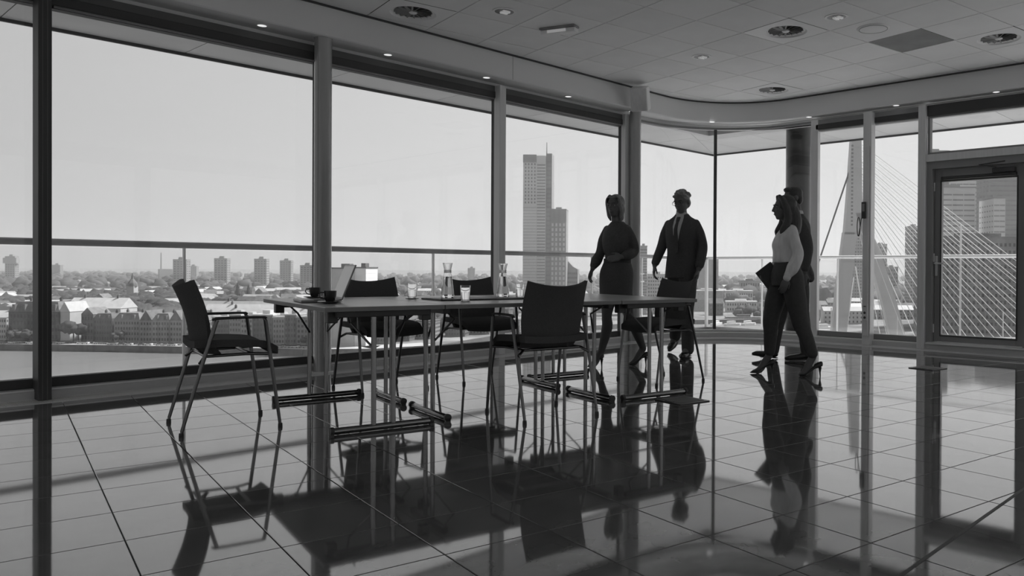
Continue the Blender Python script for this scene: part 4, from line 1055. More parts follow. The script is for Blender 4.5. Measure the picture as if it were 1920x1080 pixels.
# ---- man behind her, mostly hidden
M2 = place(1490, 8.35, 'dark haired man in a dark jacket, mostly hidden behind the woman in the pale blouse')
HC = (-.030, 0, 1.69); HM = rotM(math.radians(75), math.radians(6), 0)
b = BM(); head(b, HC, HM, 1.04)
capsule(b, [(.035, 0, 1.42), (.02, 0, 1.50), (-.0, 0, 1.60)], [.07, .060, .058], 16)
stack(b, [(.01, 0, .88, .11, .150, 0), (.01, 0, 1.0, .115, .155, 0), (.015, 0, 1.15, .11, .150, 0), (.02, 0, 1.32, .115, .160, 0), (.03, .0, 1.41, .085, .150, 0), (.03, 0, 1.50, .06, .07, 0)])
k1, a1 = (-.13, .08, .51), (-.215, .09, .11)
k2, a2 = (.06, -.08, .50), (.12, -.09, .12)
leg(b, (-.01, .09, .90), k1, a1, (.09, .062, .05, .05, .038)); leg(b, (.02, -.09, .90), k2, a2, (.09, .062, .05, .05, .038))
capsule(b, [(.03, .12, 1.41), (.045, .19, 1.30), (.06, .21, 1.17), (-.06, .20, .95)], [.034, .042, .042, .030], 14)
capsule(b, [(.03, -.12, 1.41), (.065, -.19, 1.30), (.09, -.21, 1.17), (.06, -.22, .92)], [.034, .042, .042, .030], 14)
hand(b, (-.065, .20, .94), (-.35, 0, -.93), (0, -1, 0), -1, .6, 1.05); hand(b, (.058, -.22, .91), (-.15, 0, -.98), (0, 1, 0), 1, .6, 1.05)
foot(b, a1, (-.29, .09, .04), (-.34, .09, .03)); foot(b, a2, (.05, -.09, .04), (.0, -.09, .03))
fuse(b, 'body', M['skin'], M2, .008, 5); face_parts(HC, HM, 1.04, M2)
b = BM()
stack(b, [(.03, 0, .835, .150, .180, 0), (.03, 0, .85, .150, .183, 0), (.025, 0, 1.0, .135, .175, 0), (.02, 0, 1.13, .128, .168, 0), (.02, 0, 1.30, .140, .188, 0), (.03, 0, 1.41, .120, .195, 0), (.032, 0, 1.46, .095, .165, 0), (.03, 0, 1.50, .075, .090, 0), (.025, 0, 1.53, .062, .064, 0)])
capsule(b, [(.03, .15, 1.425), (.045, .195, 1.30), (.06, .21, 1.17), (-.0, .205, 1.06), (-.045, .20, .985)], [.052, .064, .060, .054, .046], 16)
capsule(b, [(.03, -.15, 1.425), (.065, -.195, 1.30), (.09, -.21, 1.17), (.078, -.215, 1.05), (.065, -.22, .96)], [.052, .064, .060, .054, .046], 16)
capsule(b, [(.10, -.05, 1.0), (.135, -.06, .90), (.150, -.06, .855)], [.05, .055, .045], 12, flat=1.6)
fuse(b, 'jacket', M['suit'], M2, .009, 4)
b = BM(); stack(b, [(.022, 0, 1.50, .068, .066, 0), (.018, 0, 1.53, .069, .067, 0), (.012, 0, 1.562, .066, .064, 0)])
fuse(b, 'collar', M['shirt'], M2, .006, 2)
b = BM()
stack(b, [(.0, 0, .85, .125, .165, 0), (.0, 0, .95, .128, .165, 0), (.0, 0, 1.02, .12, .155, 0)])
capsule(b, [(-.02, .09, .92), (-.075, .085, .72), (-.13, .08, .51), (-.18, .085, .28), (-.208, .09, .09)], [.112, .094, .080, .070, .066], 18)
capsule(b, [(.02, -.09, .92), (.045, -.085, .72), (.06, -.08, .50), (.095, -.085, .28), (.118, -.09, .10)], [.112, .094, .080, .070, .066], 18)
fuse(b, 'trousers', M['trouser'], M2, .010, 4)
b = BM(); f = lambda x, y, z: V3(HC)+HM @ (Vector((x, y, z))*1.04)
ellip(b, f(0, .020, .042), (.084, .098, .084), HM, 20, 14); ellip(b, f(0, .055, -.01), (.078, .055, .07), HM, 18, 12)
ellip(b, f(0, -.045, .090), (.055, .040, .026), HM, 16, 10)
hb = fuse(b, 'hair', M['hair_dark'], M2, .007, 3); trim_hair(hb, HC, HM, -.056, .068, .066)
lace_shoe((-.175, .09, .001), (-.42, .09, .03), M2); lace_shoe((.160, -.09, .012), (-.10, -.09, .001), M2)


# ------------------------------------------------------------------ the city outside (real positions, street level 45 m below the floor)
import numpy as np
ZG = -45.0
def W(px, D, z=ZG):
    """world point on height z, D metres ahead, in the direction seen at px"""
    p = CAMP + RT*((px-CX)/FPX*D) + FW*D; return Vector((p.x, p.y, z))
def zat(px, py, D):
    return (CAMP + RT*((px-CX)/FPX*D) + UP*((CY-py)/FPX*D) + FW*D).z
M['ground'] = mat('city_ground', .20, .95, noise=.55, nscale=.035)
M['water'] = M['water']
M['river'] = mat('river_water', .14, .5, noise=.08, nscale=.02, bump=.15)
M['quay'] = mat('quay_stone', .13, .9, noise=.2, nscale=.3); M['prom'] = mat('promenade', .45, .9, noise=.1, nscale=.2)
M['brick'] = mat('brick_facade', .13, .9, noise=.2, nscale=.3, rand=.25); M['pale'] = mat('pale_facade', .52, .8, noise=.08, nscale=.2)
M['midf'] = mat('grey_facade', .26, .85, noise=.12, nscale=.2, rand=.2); M['roof'] = mat('tile_roof', .16, .8, noise=.3, nscale=.3, rand=.3)
M['roofl'] = mat('light_roof', .50, .7, noise=.1, nscale=.3, rand=.25); M['win'] = mat('far_window', .07, .2); M['winl'] = mat('far_window_light', .55, .3)
M['leaf'] = mat('tree_leaves', .055, .9, noise=.5, nscale=.5, rand=.3); M['leaf2'] = mat('far_tree_leaves', .075, .9, noise=.4, nscale=.1)
M['haze1'] = mat('hazed_concrete', .30, .9, noise=.06, nscale=.1, rand=.1); M['haze2'] = mat('hazed_pale_facade', .60, .5, noise=.05, nscale=.05)  # facade greys kept light, distance haze put into the colour
M['haze3'] = mat('steel_white', .92, .5)

# river, land, quay
b = BM(); R_ = 16000
vs = [b.verts.new(W(CX+FPX*math.tan(a), 1, 0)*0+Vector((CAMP.x+R_*math.sin(a+A0), CAMP.y+R_*math.cos(a+A0), ZG-3.2))) for a in [2*PI*k/48 for k in range(48)]]
b.faces.new(vs); rv = finish(b, 'river', M['river']); tag(rv, 'broad calm grey river below the windows', 'river')
QL = [(-2600, 430), (-600, 452), (-100, 462), (0, 461), (200, 458), (400, 450), (570, 441), (700, 446), (820, 470), (1000, 600), (1300, 716), (1430, 735), (1490, 640), (1540, 480), (1640, 385), (1900, 350), (2600, 300)]
qp = [W(p, D) for p, D in QL]
far = [Vector((CAMP.x+15500*math.sin(a+A0), CAMP.y+15500*math.cos(a+A0), ZG)) for a in [math.atan((p-CX)/FPX) for p in (2600, 2100, 1700, 1300, 900, 500, 100, -400, -1200, -2600)]]
b = BM(); poly = [(p.x, p.y) for p in qp+far]
prism(b, poly, ZG-8, ZG); land = finish(b, 'land', M['ground']); tag(land, kind='structure'); land.name = 'floor_land'
b = BM()
for p, q in zip(qp, qp[1:]):
    d = (q-p); L = d.length; d.normalize(); n_ = Vector((-d.y, d.x, 0)); n_ = n_ if n_.dot(FW) > 0 else -n_
    a0, a1 = p-n_*1.2, q-n_*1.2
    vv = [b.verts.new(v) for v in (a0+Vector((0, 0, .6)), a1+Vector((0, 0, .6)), q+Vector((0, 0, .6)), p+Vector((0, 0, .6)), a0-Vector((0, 0, 4)), a1-Vector((0, 0, 4)), q-Vector((0, 0, 4)), p-Vector((0, 0, 4)))]
    for f_ in ((0, 1, 2, 3), (7, 6, 5, 4), (0, 4, 5, 1), (1, 5, 6, 2), (2, 6, 7, 3), (3, 7, 4, 0)): b.faces.new([vv[i] for i in f_])
o = finish(b, 'quay_wall', M['quay']); tag(o, 'dark stone quay wall along the far river bank', 'wall')
b = BM()
for p, q in zip(qp[:9], qp[1:9]):
    d = (q-p).normalized(); n_ = Vector((-d.y, d.x, 0)); n_ = n_ if n_.dot(FW) > 0 else -n_
    vv = [b.verts.new(v) for v in (p+n_*.2+Vector((0, 0, .25)), q+n_*.2+Vector((0, 0, .25)), q+n_*22+Vector((0, 0, .25)), p+n_*22+Vector((0, 0, .25)))]
    b.faces.new(vv)
o = finish(b, 'promenade', M['prom']); tag(o, 'pale promenade road on top of the quay', 'road')

def windows(b, w_, z0, z1, nf, nc, ww=.55, wh=.5, yoff=-.06, x0=None):
    fw_ = w_/nc; fh = (z1-z0)/nf
    for i in range(nc):
        for j in range(nf):
            cx_ = -w_/2+fw_*(i+.5); cz = z0+fh*(j+.5)
            box(b, cx_-fw_*ww/2, cx_+fw_*ww/2, yoff, yoff+.3, cz-fh*wh/2, cz+fh*wh/2)
def bld(px0, px1, D, ytop, dep, nf, nc, fac, label=None, cat='building', group=None, roof='flat', rh=4, roofm='roof', win='win', yaw=0, name='building', ww=.55, wh=.5, zb=ZG, side=True):
    pc = (px0+px1)/2; w_ = (px1-px0)/FPX*D; p = W(pc, D, 0); zt = zat(pc, ytop, D); H_ = zt-zb
    r = empty(name, (p.x, p.y, zb), -A0+yaw)
    if label: tag(r, label, cat, group)
    hw = H_-(rh if roof != 'flat' else 0)
    b = BM(); box(b, -w_/2, w_/2, 0, dep, 0, hw); finish(b, 'walls', M[fac], r)
    b = BM(); windows(b, w_*.96, hw*.06, hw*.97, nf, nc, ww, wh)
    if side:
        nd = max(2, int(dep/(w_/nc)))
        for i in range(nd):
            for j in range(nf):
                cy_ = dep*(i+.5)/nd; cz = hw*.06+hw*.91*(j+.5)/nf
                for sx in (-1, 1): box(b, sx*w_/2-.06, sx*w_/2+.06, cy_-dep/nd*.25, cy_+dep/nd*.25, cz-hw*.91/nf*wh/2, cz+hw*.91/nf*wh/2)
    o = finish(b, 'windows', M[win], r); o['kind'] = 'stuff'
    b = BM()
    if roof == 'gable':
        for pts in ([(-w_/2-.3, -.3), (w_/2+.3, -.3)],):
            v = [b.verts.new(c) for c in ((-w_/2-.3, -.4, hw), (w_/2+.3, -.4, hw), (w_/2+.3, dep+.4, hw), (-w_/2-.3, dep+.4, hw), (-w_/2-.3, dep/2, H_), (w_/2+.3, dep/2, H_))]
            for f_ in ((0, 1, 5, 4), (2, 3, 4, 5), (0, 4, 3), (1, 2, 5), (3, 2, 1, 0)): b.faces.new([v[i] for i in f_])
    elif roof == 'front':
        v = [b.verts.new(c) for c in ((-w_/2-.2, -.2, hw), (w_/2+.2, -.2, hw), (w_/2+.2, dep, hw), (-w_/2-.2, dep, hw), (0, -.2, H_), (0, dep, H_))]
        for f_ in ((0, 1, 4), (1, 2, 5, 4), (2, 3, 5), (3, 0, 4, 5), (3, 2, 1, 0)): b.faces.new([v[i] for i in f_])
    elif roof == 'mansard':
        i_ = rh*.5
        v = [b.verts.new(c) for c in ((-w_/2-.2, -.3, hw), (w_/2+.2, -.3, hw), (w_/2+.2, dep, hw), (-w_/2-.2, dep, hw), (-w_/2+i_, i_, H_), (w_/2-i_, i_, H_), (w_/2-i_, dep-i_, H_), (-w_/2+i_, dep-i_, H_))]
        for f_ in ((0, 1, 5, 4), (1, 2, 6, 5), (2, 3, 7, 6), (3, 0, 4, 7), (4, 5, 6, 7), (3, 2, 1, 0)): b.faces.new([v[i] for i in f_])
        n_ = max(2, int(w_/6))
        for k in range(n_): x_ = -w_/2+w_*(k+.5)/n_; box(b, x_-.8, x_+.8, -.1, 2.5, hw+.6, hw+rh*.75)
    else:
        box(b, -w_/2-.3, w_/2+.3, -.3, dep+.3, hw, hw+.8); box(b, -w_/5, w_/6, dep*.3, dep*.6, hw+.8, hw+3)
    finish(b, 'roof', M[roofm], r)
    if roof in ('gable', 'mansard') and w_ > 9:
        for k in (-1, 1):
            b = BM(); box(b, k*w_*.3-.6, k*w_*.3+.6, dep/2-.5, dep/2+.5, H_-1.5, H_+1.6); box(b, k*w_*.3-.25, k*w_*.3+.25, dep/2-.25, dep/2+.25, H_+1.6, H_+2.2); finish(b, 'chimney', M['brick'], r)
    return r
# quay front, left to right
Q = 'old quay side buildings on the far bank'
bld(-75, -35, 488, 590, 14, 4, 8, 'pale', 'pale house on the far quay at the left edge, beyond the dark corner block', roof='gable', rh=4, roofm='roofl')
bld(-30, 12, 486, 583, 14, 4, 9, 'pale', 'white plastered house on the far quay left of the dark corner block', roof='gable', rh=4, roofm='roofl')
bA = bld(16, 111, 480, 566, 20, 4, 14, 'brick', 'large dark brick corner block on the quay with a steep roof, far left', roof='mansard', rh=6)
bld(111.4, 131, 481, 566, 18, 1, 1, 'pale', 'blank pale gable wall closing the dark corner block on the quay', roof='front', rh=6, roofm='roofl', ww=.01, wh=.01, side=False)
bld(122, 226, 548, 559, 18, 2, 22, 'pale', 'long white building with small windows behind the quay trees', roof='gable', rh=7, roofm='roofl', ww=.35, wh=.4)
bld(152.5, 175, 478, 577, 16, 4, 4, 'brick', 'dark narrow gabled brick house on the quay right of the small trees', roof='front', rh=4)
bld(175.5, 210, 478, 588, 16, 4, 7, 'brick', 'dark brick terrace beside the narrow gabled quay house', roof='mansard', rh=3)
bld(214, 262, 476, 587, 16, 4, 9, 'midf', 'grey terrace with many windows on the quay, left of the twin gables', roof='mansard', rh=4)
bld(262.5, 285, 475, 582, 16, 4, 4, 'midf', 'tall gabled quay house, left one of the twin gables', roof='front', rh=6)
bld(285.5, 318, 475, 588, 16, 4, 6, 'midf', 'grey quay terrace between the twin gables, left of the armchair', roof='mansard', rh=4)
bld(318.5, 341, 474, 582, 16, 4, 4, 'midf', 'tall gabled quay house, right one of the twin gables, touching the armchair', roof='front', rh=6)
bld(341.5, 392, 472, 588, 16, 4, 8, 'midf', 'grey quay terrace hidden for the most part by the armchair back', roof='mansard', rh=4)
xs = [398, 430, 452, 474, 512, 534, 556, 600]
for k, (a, c, f_) in enumerate(zip(xs, xs[1:], ('brick', 'midf', 'midf', 'brick', 'midf', 'brick', 'midf'))):
    bld(a, c-.5, 466, 592 if k % 2 else 596, 16, 5, 4 if c-a < 30 else 6, f_, ('first', 'second', 'third', 'fourth', 'fifth', 'sixth', 'last')[k]+' flat roofed apartment block on the quay, counted rightwards from the first armchair', group='flat roofed quay apartments', roofm='roofl')
for k, y_ in enumerate((578, 571, 565)):
    bld(392-8*k, 610, 505+32*k, y_, 9, 3, 24, 'pale', ('nearest', 'middle', 'farthest')[k]+' of the pale terraced roof rows behind the quay apartments', group='pale terraced rows', roof='gable', rh=4, roofm='roofl')
tw_ = bld(619, 663, 462, 504, 20, 14, 6, 'pale', 'tall plain pale tower close to the river behind the laptop', ww=.02, wh=.02)
bld(663.3, 686, 464, 503, 20, 14, 3, 'haze3', 'narrow white tower slab joined to the pale tower behind the laptop', ww=.02, wh=.02)
for k, (a, c) in enumerate(((690, 730), (732, 768), (772, 815), (835, 872), (874, 918), (925, 975))):
    bld(a, c, 480+18*k, 603-2*(k % 2), 14, 4, 7, ('midf', 'brick')[k % 2], ('first', 'second', 'third', 'fourth', 'fifth', 'last')[k]+' low apartment block on the bank right of the pale tower, counted rightwards', group='apartment blocks behind the tables')
# horizon towers
HT = [(10, 27, 481, 1900, 'haze1', 'broad stepped block tower on the skyline at the far left'), (325, 349, 487, 1500, 'haze1', 'grey tower block on the skyline above the first armchair'),
      (402, 425, 485, 1600, 'haze1', 'grey tower block on the skyline right of the first armchair'), (477, 499, 486, 1500, 'haze1', 'grey tower block on the skyline left of the near column, tallest of its group'),
      (525, 545, 489, 1700, 'haze1', 'grey tower block on the skyline, second before the near column'), (563, 586, 498, 1400, 'haze1', 'low slant topped block on the skyline touching the near column'),
      (98, 112, 497, 2300, 'haze1', 'small pale block on the skyline just right of the dark mullion'), (354, 368, 499, 2400, 'haze1', 'low wide block on the skyline behind the first tower block'),
      (877, 890, 503, 2400, 'haze1', 'small lone block on the skyline above the armchair behind the carafes')]
for a, c, y_, D, f_, l in HT:
    r = bld(a, c, D, y_, (c-a)/FPX*D*.7, 12, 4, f_, l, 'tower', roofm='haze1', ww=.5, wh=.4, yaw=.12)
    w_ = (c-a)/FPX*D; H_ = zat((a+c)/2, y_, D)-ZG
    b = BM(); box(b, -w_*.12, w_*.22, 2, w_*.3, H_, H_+5); finish(b, 'lift_house', M['haze1'], r)
# water tower head on the far left block
w_ = 17/FPX*1900; r = [o for o in COL.objects if o.get('label', '').startswith('broad stepped')][0]; H_ = zat(18, 481, 1900)-ZG
b = BM(); box(b, -w_*.66, w_*.70, -2, w_*.5, H_-16, H_-3); finish(b, 'overhang', M['haze1'], r)
# crane / chimney
r = empty('factory_chimney', W(302, 2300), 0); tag(r, 'thin tall chimney on the skyline left of the first armchair', 'chimney')
hh = zat(302, 474, 2300)-ZG
b = BM(); tube(b, [(0, 0, 0), (0, 0, hh)], [3, 1.6], 10); finish(b, 'stack', M['haze1'], r, 60)
b = BM(); box(b, -6, 28, -6, 6, 0, hh*.45); finish(b, 'boiler_house', M['haze1'], r)
r = empty('church', W(244, 900), -A0); tag(r, 'small dark church tower among the trees left of the first armchair', 'church')
hh = zat(244, 520, 900)-ZG
b = BM(); box(b, -4, 4, 0, 8, 0, hh*.7); finish(b, 'tower', M['pale'], r)
b = BM(); lathe(b, [(5.5, hh*.7), (4.8, hh*.8), (1.5, hh*.95), (.4, hh*1.15), (0, hh*1.15)], 8, (0, 4, 0)); finish(b, 'spire', M['roof'], r)
b = BM(); box(b, -18, -4, 0, 9, 0, hh*.4); finish(b, 'nave', M['midf'], r)
# the tall slender tower
D = 905
r = empty('skyscraper', W(1002, D), -A0); tag(r, 'tallest pale skyscraper with a roof mast, between mullion and woman in the dark dress', 'skyscraper')
s_ = D/FPX; zt = zat(1001, 290, D)-ZG; zm = zat(1001, 383, D)-ZG; X_ = lambda p: (p-1002)*s_
b = BM(); box(b, X_(980), X_(1005), 0, 24, 0, zm); box(b, X_(1005), X_(1022), 0.5, 24, 0, zm); finish(b, 'lower_shaft', M['haze2'], r)
b = BM(); box(b, X_(980), X_(1005), 0, 24, zm, zt); finish(b, 'upper_shaft', M['haze1x'] if 'haze1x' in M else M['haze2'], r)
b = BM(); box(b, X_(1005), X_(1022), .5, 24, zm, zt-1); finish(b, 'side_face', M['haze2'], r)
b = BM()
nf = 12
for i in range(4):
    for j in range(nf):
        cx_ = X_(983+i*5.8+1.6); cz = zm+(zt-9-zm)*(j+.5)/nf; box(b, cx_-.8, cx_+.8, -.2, .2, cz-1.1, cz+1.1)
o = finish(b, 'windows', M['midf'], r); o['kind'] = 'stuff'
b = BM()
for j in range(42):
    cz = 20+(zt-30)*(j+.5)/42; box(b, X_(1006), X_(1021.5), .3, .55, cz-.8, cz+.8)
    if cz > zm-2: continue
    box(b, X_(981), X_(1004.5), -.12, .1, cz-.25, cz+.25)
o = finish(b, 'window_bands', M['midf2'] if 'midf2' in M else M['haze1'], r); o['kind'] = 'stuff'
b = BM(); box(b, X_(980)-.2, X_(1005), -.25, 24, zt-9, zt); finish(b, 'crown', M['midf'], r)
b = BM(); box(b, X_(1022), X_(1033), 4, 26, 0, zat(1028, 287, D)-ZG); sv = finish(b, 'slim_volume', M['haze1'], r)
b = BM()
for j in range(30): cz = 15+(zt-20)*(j+.5)/30; box(b, X_(1023.5), X_(1031.5), 3.8, 4.1, cz-1, cz+1)
o = finish(b, 'windows', M['midf'], sv); o['kind'] = 'stuff'
b = BM(); tube(b, [(X_(1023), 5, zt-4), (X_(1023), 5, zat(1023, 266, D)-ZG)], [.7, .35], 8); finish(b, 'mast', M['midf'], r)
r = bld(1031.5, 1061, 860, 393, 22, 19, 4, 'midf', 'dark framed tower with a light window grid right of the skyscraper', 'skyscraper', win='winl', ww=.5, wh=.62, roofm='haze1', side=False)
b = BM(); H_ = zat(1046, 393, 860)-ZG; w_ = 29.5/FPX*860; box(b, -w_/2-.2, w_/2+.2, -.35, .3, H_-13, H_); finish(b, 'crown', M['haze1'], r)
r = empty('stepped_building', W(1072, 880), -A0); tag(r, 'low grey building with a sloping top right of the dark framed tower', 'building')
s_ = 880/FPX; z0_, z1_ = zat(1062, 486, 880)-ZG, zat(1083, 505, 880)-ZG
b = BM(); v = [(-10.5*s_, 0, 0), (11*s_, 0, 0), (11*s_, 0, z1_), (2*s_, 0, z1_+3), (-10.5*s_, 0, z0_)]
lo = [b.verts.new(p) for p in v]; hi = [b.verts.new((p[0], 20, p[2])) for p in v]; b.faces.new(lo); b.faces.new(hi[::-1])
for i in range(5): b.faces.new((lo[i], hi[i], hi[(i+1) % 5], lo[(i+1) % 5]))
finish(b, 'walls', M['midf'], r)
b = BM(); windows(b, 20*s_, 4, z1_-2, 8, 9, .6, .45); o = finish(b, 'windows', M['win'], r); o['kind'] = 'stuff'
bld(1176, 1199, 800, 443, 20, 26, 5, 'haze1', 'tall grey slab tower directly right of the far column', 'skyscraper', roofm='haze1', ww=.8, wh=.4)
bld(1199.5, 1213, 802, 462, 18, 22, 4, 'haze1', 'lower step of the grey slab tower right of the far column', 'skyscraper', roofm='haze1', ww=.8, wh=.4)
bld(1214, 1250, 820, 515, 18, 10, 8, 'pale', 'pale apartment slab behind the hand of the man in the suit', roofm='roofl')
bld(1311, 1347, 1000, 486, 22, 10, 6, 'midf', 'dark grey slab tower right of the man in the suit', 'tower', roofm='haze1', ww=.02, wh=.02)
bld(1298, 1357, 878, 546, 22, 4, 8, 'haze1', 'plain grey block with a flat roof on the right bank beside the thin post', roofm='roofl', ww=.05, wh=.3)
bld(1388, 1425, 1150, 527, 15, 3, 8, 'midf', 'dark low building among the trees left of the profile woman', roofm='roof')
bld(1360, 1412, 980, 546, 14, 2, 12, 'pale', 'long white roofed hall on the right bank left of the profile woman', roofm='haze3')
bld(1362, 1420, 860, 566, 12, 2, 12, 'pale', 'second long pale hall nearer the water left of the profile woman', roofm='haze3')
bld(1362, 1432, 746, 596, 12, 2, 14, 'midf', 'dark waterside shed with small bright openings left of the profile woman', win='winl', ww=.3, wh=.4)
bld(1596, 1617, 1000, 428, 18, 22, 4, 'midf', 'grey tower standing right behind the bridge pylon', 'tower', roofm='haze1')
bld(1643, 1663, 1300, 458, 18, 14, 4, 'haze1', 'pale tower seen between the window post and the door', 'tower', roofm='haze1')
bld(1665, 1684, 1200, 501, 18, 8, 4, 'midf', 'low dark tower behind the bridge cables left of the door', 'tower', roofm='haze1')
bld(1706, 1726, 900, 425, 18, 24, 4, 'haze1', 'grey tower partly hidden by the mullion left of the door', 'tower', roofm='haze1')
# big riverside towers behind the door
for a, c, D, y_, f_, nf, nc, l in ((1739, 1778, 640, 284, 'haze1', 34, 3, 'tall grey office tower behind the door at its left side'), (1779, 1852, 700, 302, 'haze2', 36, 6, 'broad pale banded office tower behind the middle of the door'),
                      (1853, 1945, 620, 298, 'haze1', 32, 7, 'broad grey banded office tower behind the right side of the door'), (1762, 1828, 560, 352, 'haze2', 26, 3, 'smooth pale tower slab in front of the banded towers behind the door'),
                      (1862, 1884, 540, 372, 'haze2', 24, 2, 'narrow smooth pale slab behind the right side of the door')):
    bld(a, c, D, y_, 24, nf, nc, f_, l, 'skyscraper', roofm='haze1', win='midf' if f_ == 'haze1' or D == 700 else 'haze1', ww=.92, wh=.28)
bld(1735, 1960, 470, 446, 20, 14, 26, 'midf', 'wide dark brick block low behind the bridge cables and the door', roofm='roof', ww=.5, wh=.45)

# suburbs: houses as single things
def house(w_, d_, h_, rh, f_, rm):
    r = empty('house'); tag(r, 'small city house in the roofs beyond the river', 'house', 'houses beyond the river')
    b = BM(); box(b, -w_/2, w_/2, -d_/2, d_/2, 0, h_); finish(b, 'walls', M[f_], r)
    b = BM(); v = [b.verts.new(c) for c in ((-w_/2-.4, -d_/2-.5, h_), (w_/2+.4, -d_/2-.5, h_), (w_/2+.4, d_/2+.5, h_), (-w_/2-.4, d_/2+.5, h_), (-w_/2-.4, 0, h_+rh), (w_/2+.4, 0, h_+rh))]
    for q in ((0, 1, 5, 4), (2, 3, 4, 5), (0, 4, 3), (1, 2, 5), (3, 2, 1, 0)): b.faces.new([v[i] for i in q])
    finish(b, 'roof', M[rm], r)
    b = BM(); n_ = int(w_/3.2)
    for i in range(n_):
        for j in range(3):
            x_ = -w_/2+w_*(i+.5)/n_; z_ = h_*(j+.5)/3; box(b, x_-.6, x_+.6, -d_/2-.05, -d_/2+.1, z_-.8, z_+.8)
    o = finish(b, 'windows', M['win'], r); o['kind'] = 'stuff'
    return r
random.seed(11)
FOOT = [(o.matrix_basis.inverted(), o) for o in COL.objects if o.type == 'EMPTY' and o.parent is None and o.name.split('.')[0] in ('building', 'skyscraper', 'church')]
FB = []
for o in [f_[1] for f_ in FOOT]:
    xs_ = [v[0] for c_ in o.children for v in c_.bound_box]; ys_ = [v[1] for c_ in o.children for v in c_.bound_box]
    M4 = Matrix.Translation(o.location) @ Matrix.Rotation(o.rotation_euler.z, 4, 'Z'); FB.append((M4.inverted(), min(xs_), max(xs_), min(ys_), max(ys_)))
def blocked(p, mg=26):
    for Mi, a_, b_, c_, d_ in FB:
        q = Mi @ Vector((p.x, p.y, 0))
        if a_-mg < q.x < b_+mg and c_-mg < q.y < d_+mg: return True
    return False
protos = [house(16, 10, 9, 4, 'brick', 'roofl'), house(26, 11, 10, 4, 'midf', 'roof'), house(34, 12, 11, 3.5, 'pale', 'roofl'), house(14, 10, 12, 5, 'brick', 'roof'), house(44, 12, 9, 4, 'midf', 'roofl')]
cnt = 0; used = []
tries = 0
while cnt < 285 and tries < 9000:
    tries += 1
    D = 520*(1900/520)**random.random(); px = random.uniform(-60, 1720)
    if D < 640 and (px < 620 and px > 100 and D < 590): continue
    if px > 820 and D < 640: continue
    if 980 < px < 1500 and D < 800: continue
    p = W(px, D)
    if any((p-q).length < 40 for q in used) or blocked(p): continue
    used.append(p); pr0 = protos[cnt % 5]; a = -A0+random.choice((0, 0, .25, -.2, PI/2, .5))
    if cnt < 5: pr0.location = p; pr0.rotation_euler = (0, 0, a)
    else: dup(pr0, p, a)
    cnt += 1

# trees
def blob_mesh(n, pos, rad, squash, name, m_, label, seed):
    rs = np.random.RandomState(seed)
    bmx = BM(); bmesh.ops.create_icosphere(bmx, subdivisions=2, radius=1.0)
    bv = np.array([v.co[:] for v in bmx.verts]); bf = np.array([[v.index for v in f_.verts] for f_ in bmx.faces]); bmx.free()
    V = []; F = []
    for i in range(n):
        k = 1+.28*np.sin(bv[:, 0:1]*5+rs.rand()*9)*np.cos(bv[:, 1:2]*4+rs.rand()*9)+.12*rs.randn(len(bv), 1)
        V.append(bv*k*rad[i]*np.array([1, 1, squash])+pos[i]); F.append(bf+i*len(bv))
    V = np.vstack(V); F = np.vstack(F)
    me = bpy.data.meshes.new(name); me.from_pydata(V.tolist(), [], F.tolist()); me.materials.append(m_)
    for q_ in me.polygons: q_.use_smooth = True
    o = bpy.data.objects.new(name, me); COL.objects.link(o)
    if label: tag(o, label, 'trees', kind='stuff')
    return o
def belt(n, pxr, Dr, r0, r1, label, m_, seed, power=1.0):
    rs = np.random.RandomState(seed); pos = []; rad = []
    for i in range(n):
        for _ in range(8):
            D = Dr[0]*(Dr[1]/Dr[0])**(rs.rand()**power); p = W(pxr[0]+(pxr[1]-pxr[0])*rs.rand(), D); r = r0+(r1-r0)*rs.rand()
            if not blocked(p, r) and not any((p-q).length < 17+r for q in used): break
        pos.append([p.x, p.y, ZG+r*.75]); rad.append(r)
    return blob_mesh(n, np.array(pos), rad, .85, 'tree_belt', m_, label, seed)
belt(620, (-60, 330), (640, 1300), 5.5, 10, 'dark mass of trees beyond the left quay buildings', M['leaf'], 1)
belt(900, (-80, 960), (1300, 4200), 8, 15, 'hazy wooded belt along the horizon on the left', M['leaf2'], 2)
belt(330, (330, 960), (560, 1300), 5, 9, 'loose street trees among the roofs in the middle distance', M['leaf'], 3)
belt(620, (940, 1760), (950, 4200), 7, 15, 'wooded belt along the horizon on the right', M['leaf2'], 4)
belt(120, (1360, 1720), (770, 1050), 3.5, 6, 'small trees on the right bank round the bridge', M['leaf'], 5)
# single trees on the quay
def tree(px, D, h_, label, conifer=False):
    r = empty('tree', W(px, D), 0); tag(r, label, 'tree')
    b = BM(); tube(b, [(0, 0, 0), (0, 0, h_*.5)], [.5, .25], 7); finish(b, 'trunk', M['brick'], r)
    if conifer:
        b = BM(); lathe(b, [(0, h_*.1), (h_*.22, h_*.12), (h_*.13, h_*.45), (h_*.16, h_*.46), (h_*.07, h_*.75), (h_*.09, h_*.76), (0, h_)], 10); finish(b, 'crown', M['leaf'], r)
    else:
        rs = random.Random(int(px*7)); n_ = 9
        o = blob_mesh(n_, np.array([[rs.uniform(-.28, .28)*h_, rs.uniform(-.28, .28)*h_, h_*rs.uniform(.45, .78)] for _ in range(n_)]), [h_*rs.uniform(.16, .25) for _ in range(n_)], .85, 'crown', M['leaf'], None, abs(int(px)))
        o.parent = r
tree(-18, 474, 12, 'round tree on the quay at the far left before the pale houses'); tree(55, 470, 10, 'round tree on the quay in front of the dark corner block'); tree(28, 471, 9, 'smaller round tree at the left foot of the dark corner block')
tree(138, 474, 15, 'bushy tree in the gap between blank gable and narrow brick house'); tree(147, 478, 11, 'smaller bushy tree touching the narrow brick house')
tree(198, 500, 20, 'tall dark tree behind the brick terrace on the quay'); tree(222, 470, 8, 'small tree on the quay before the grey terrace')
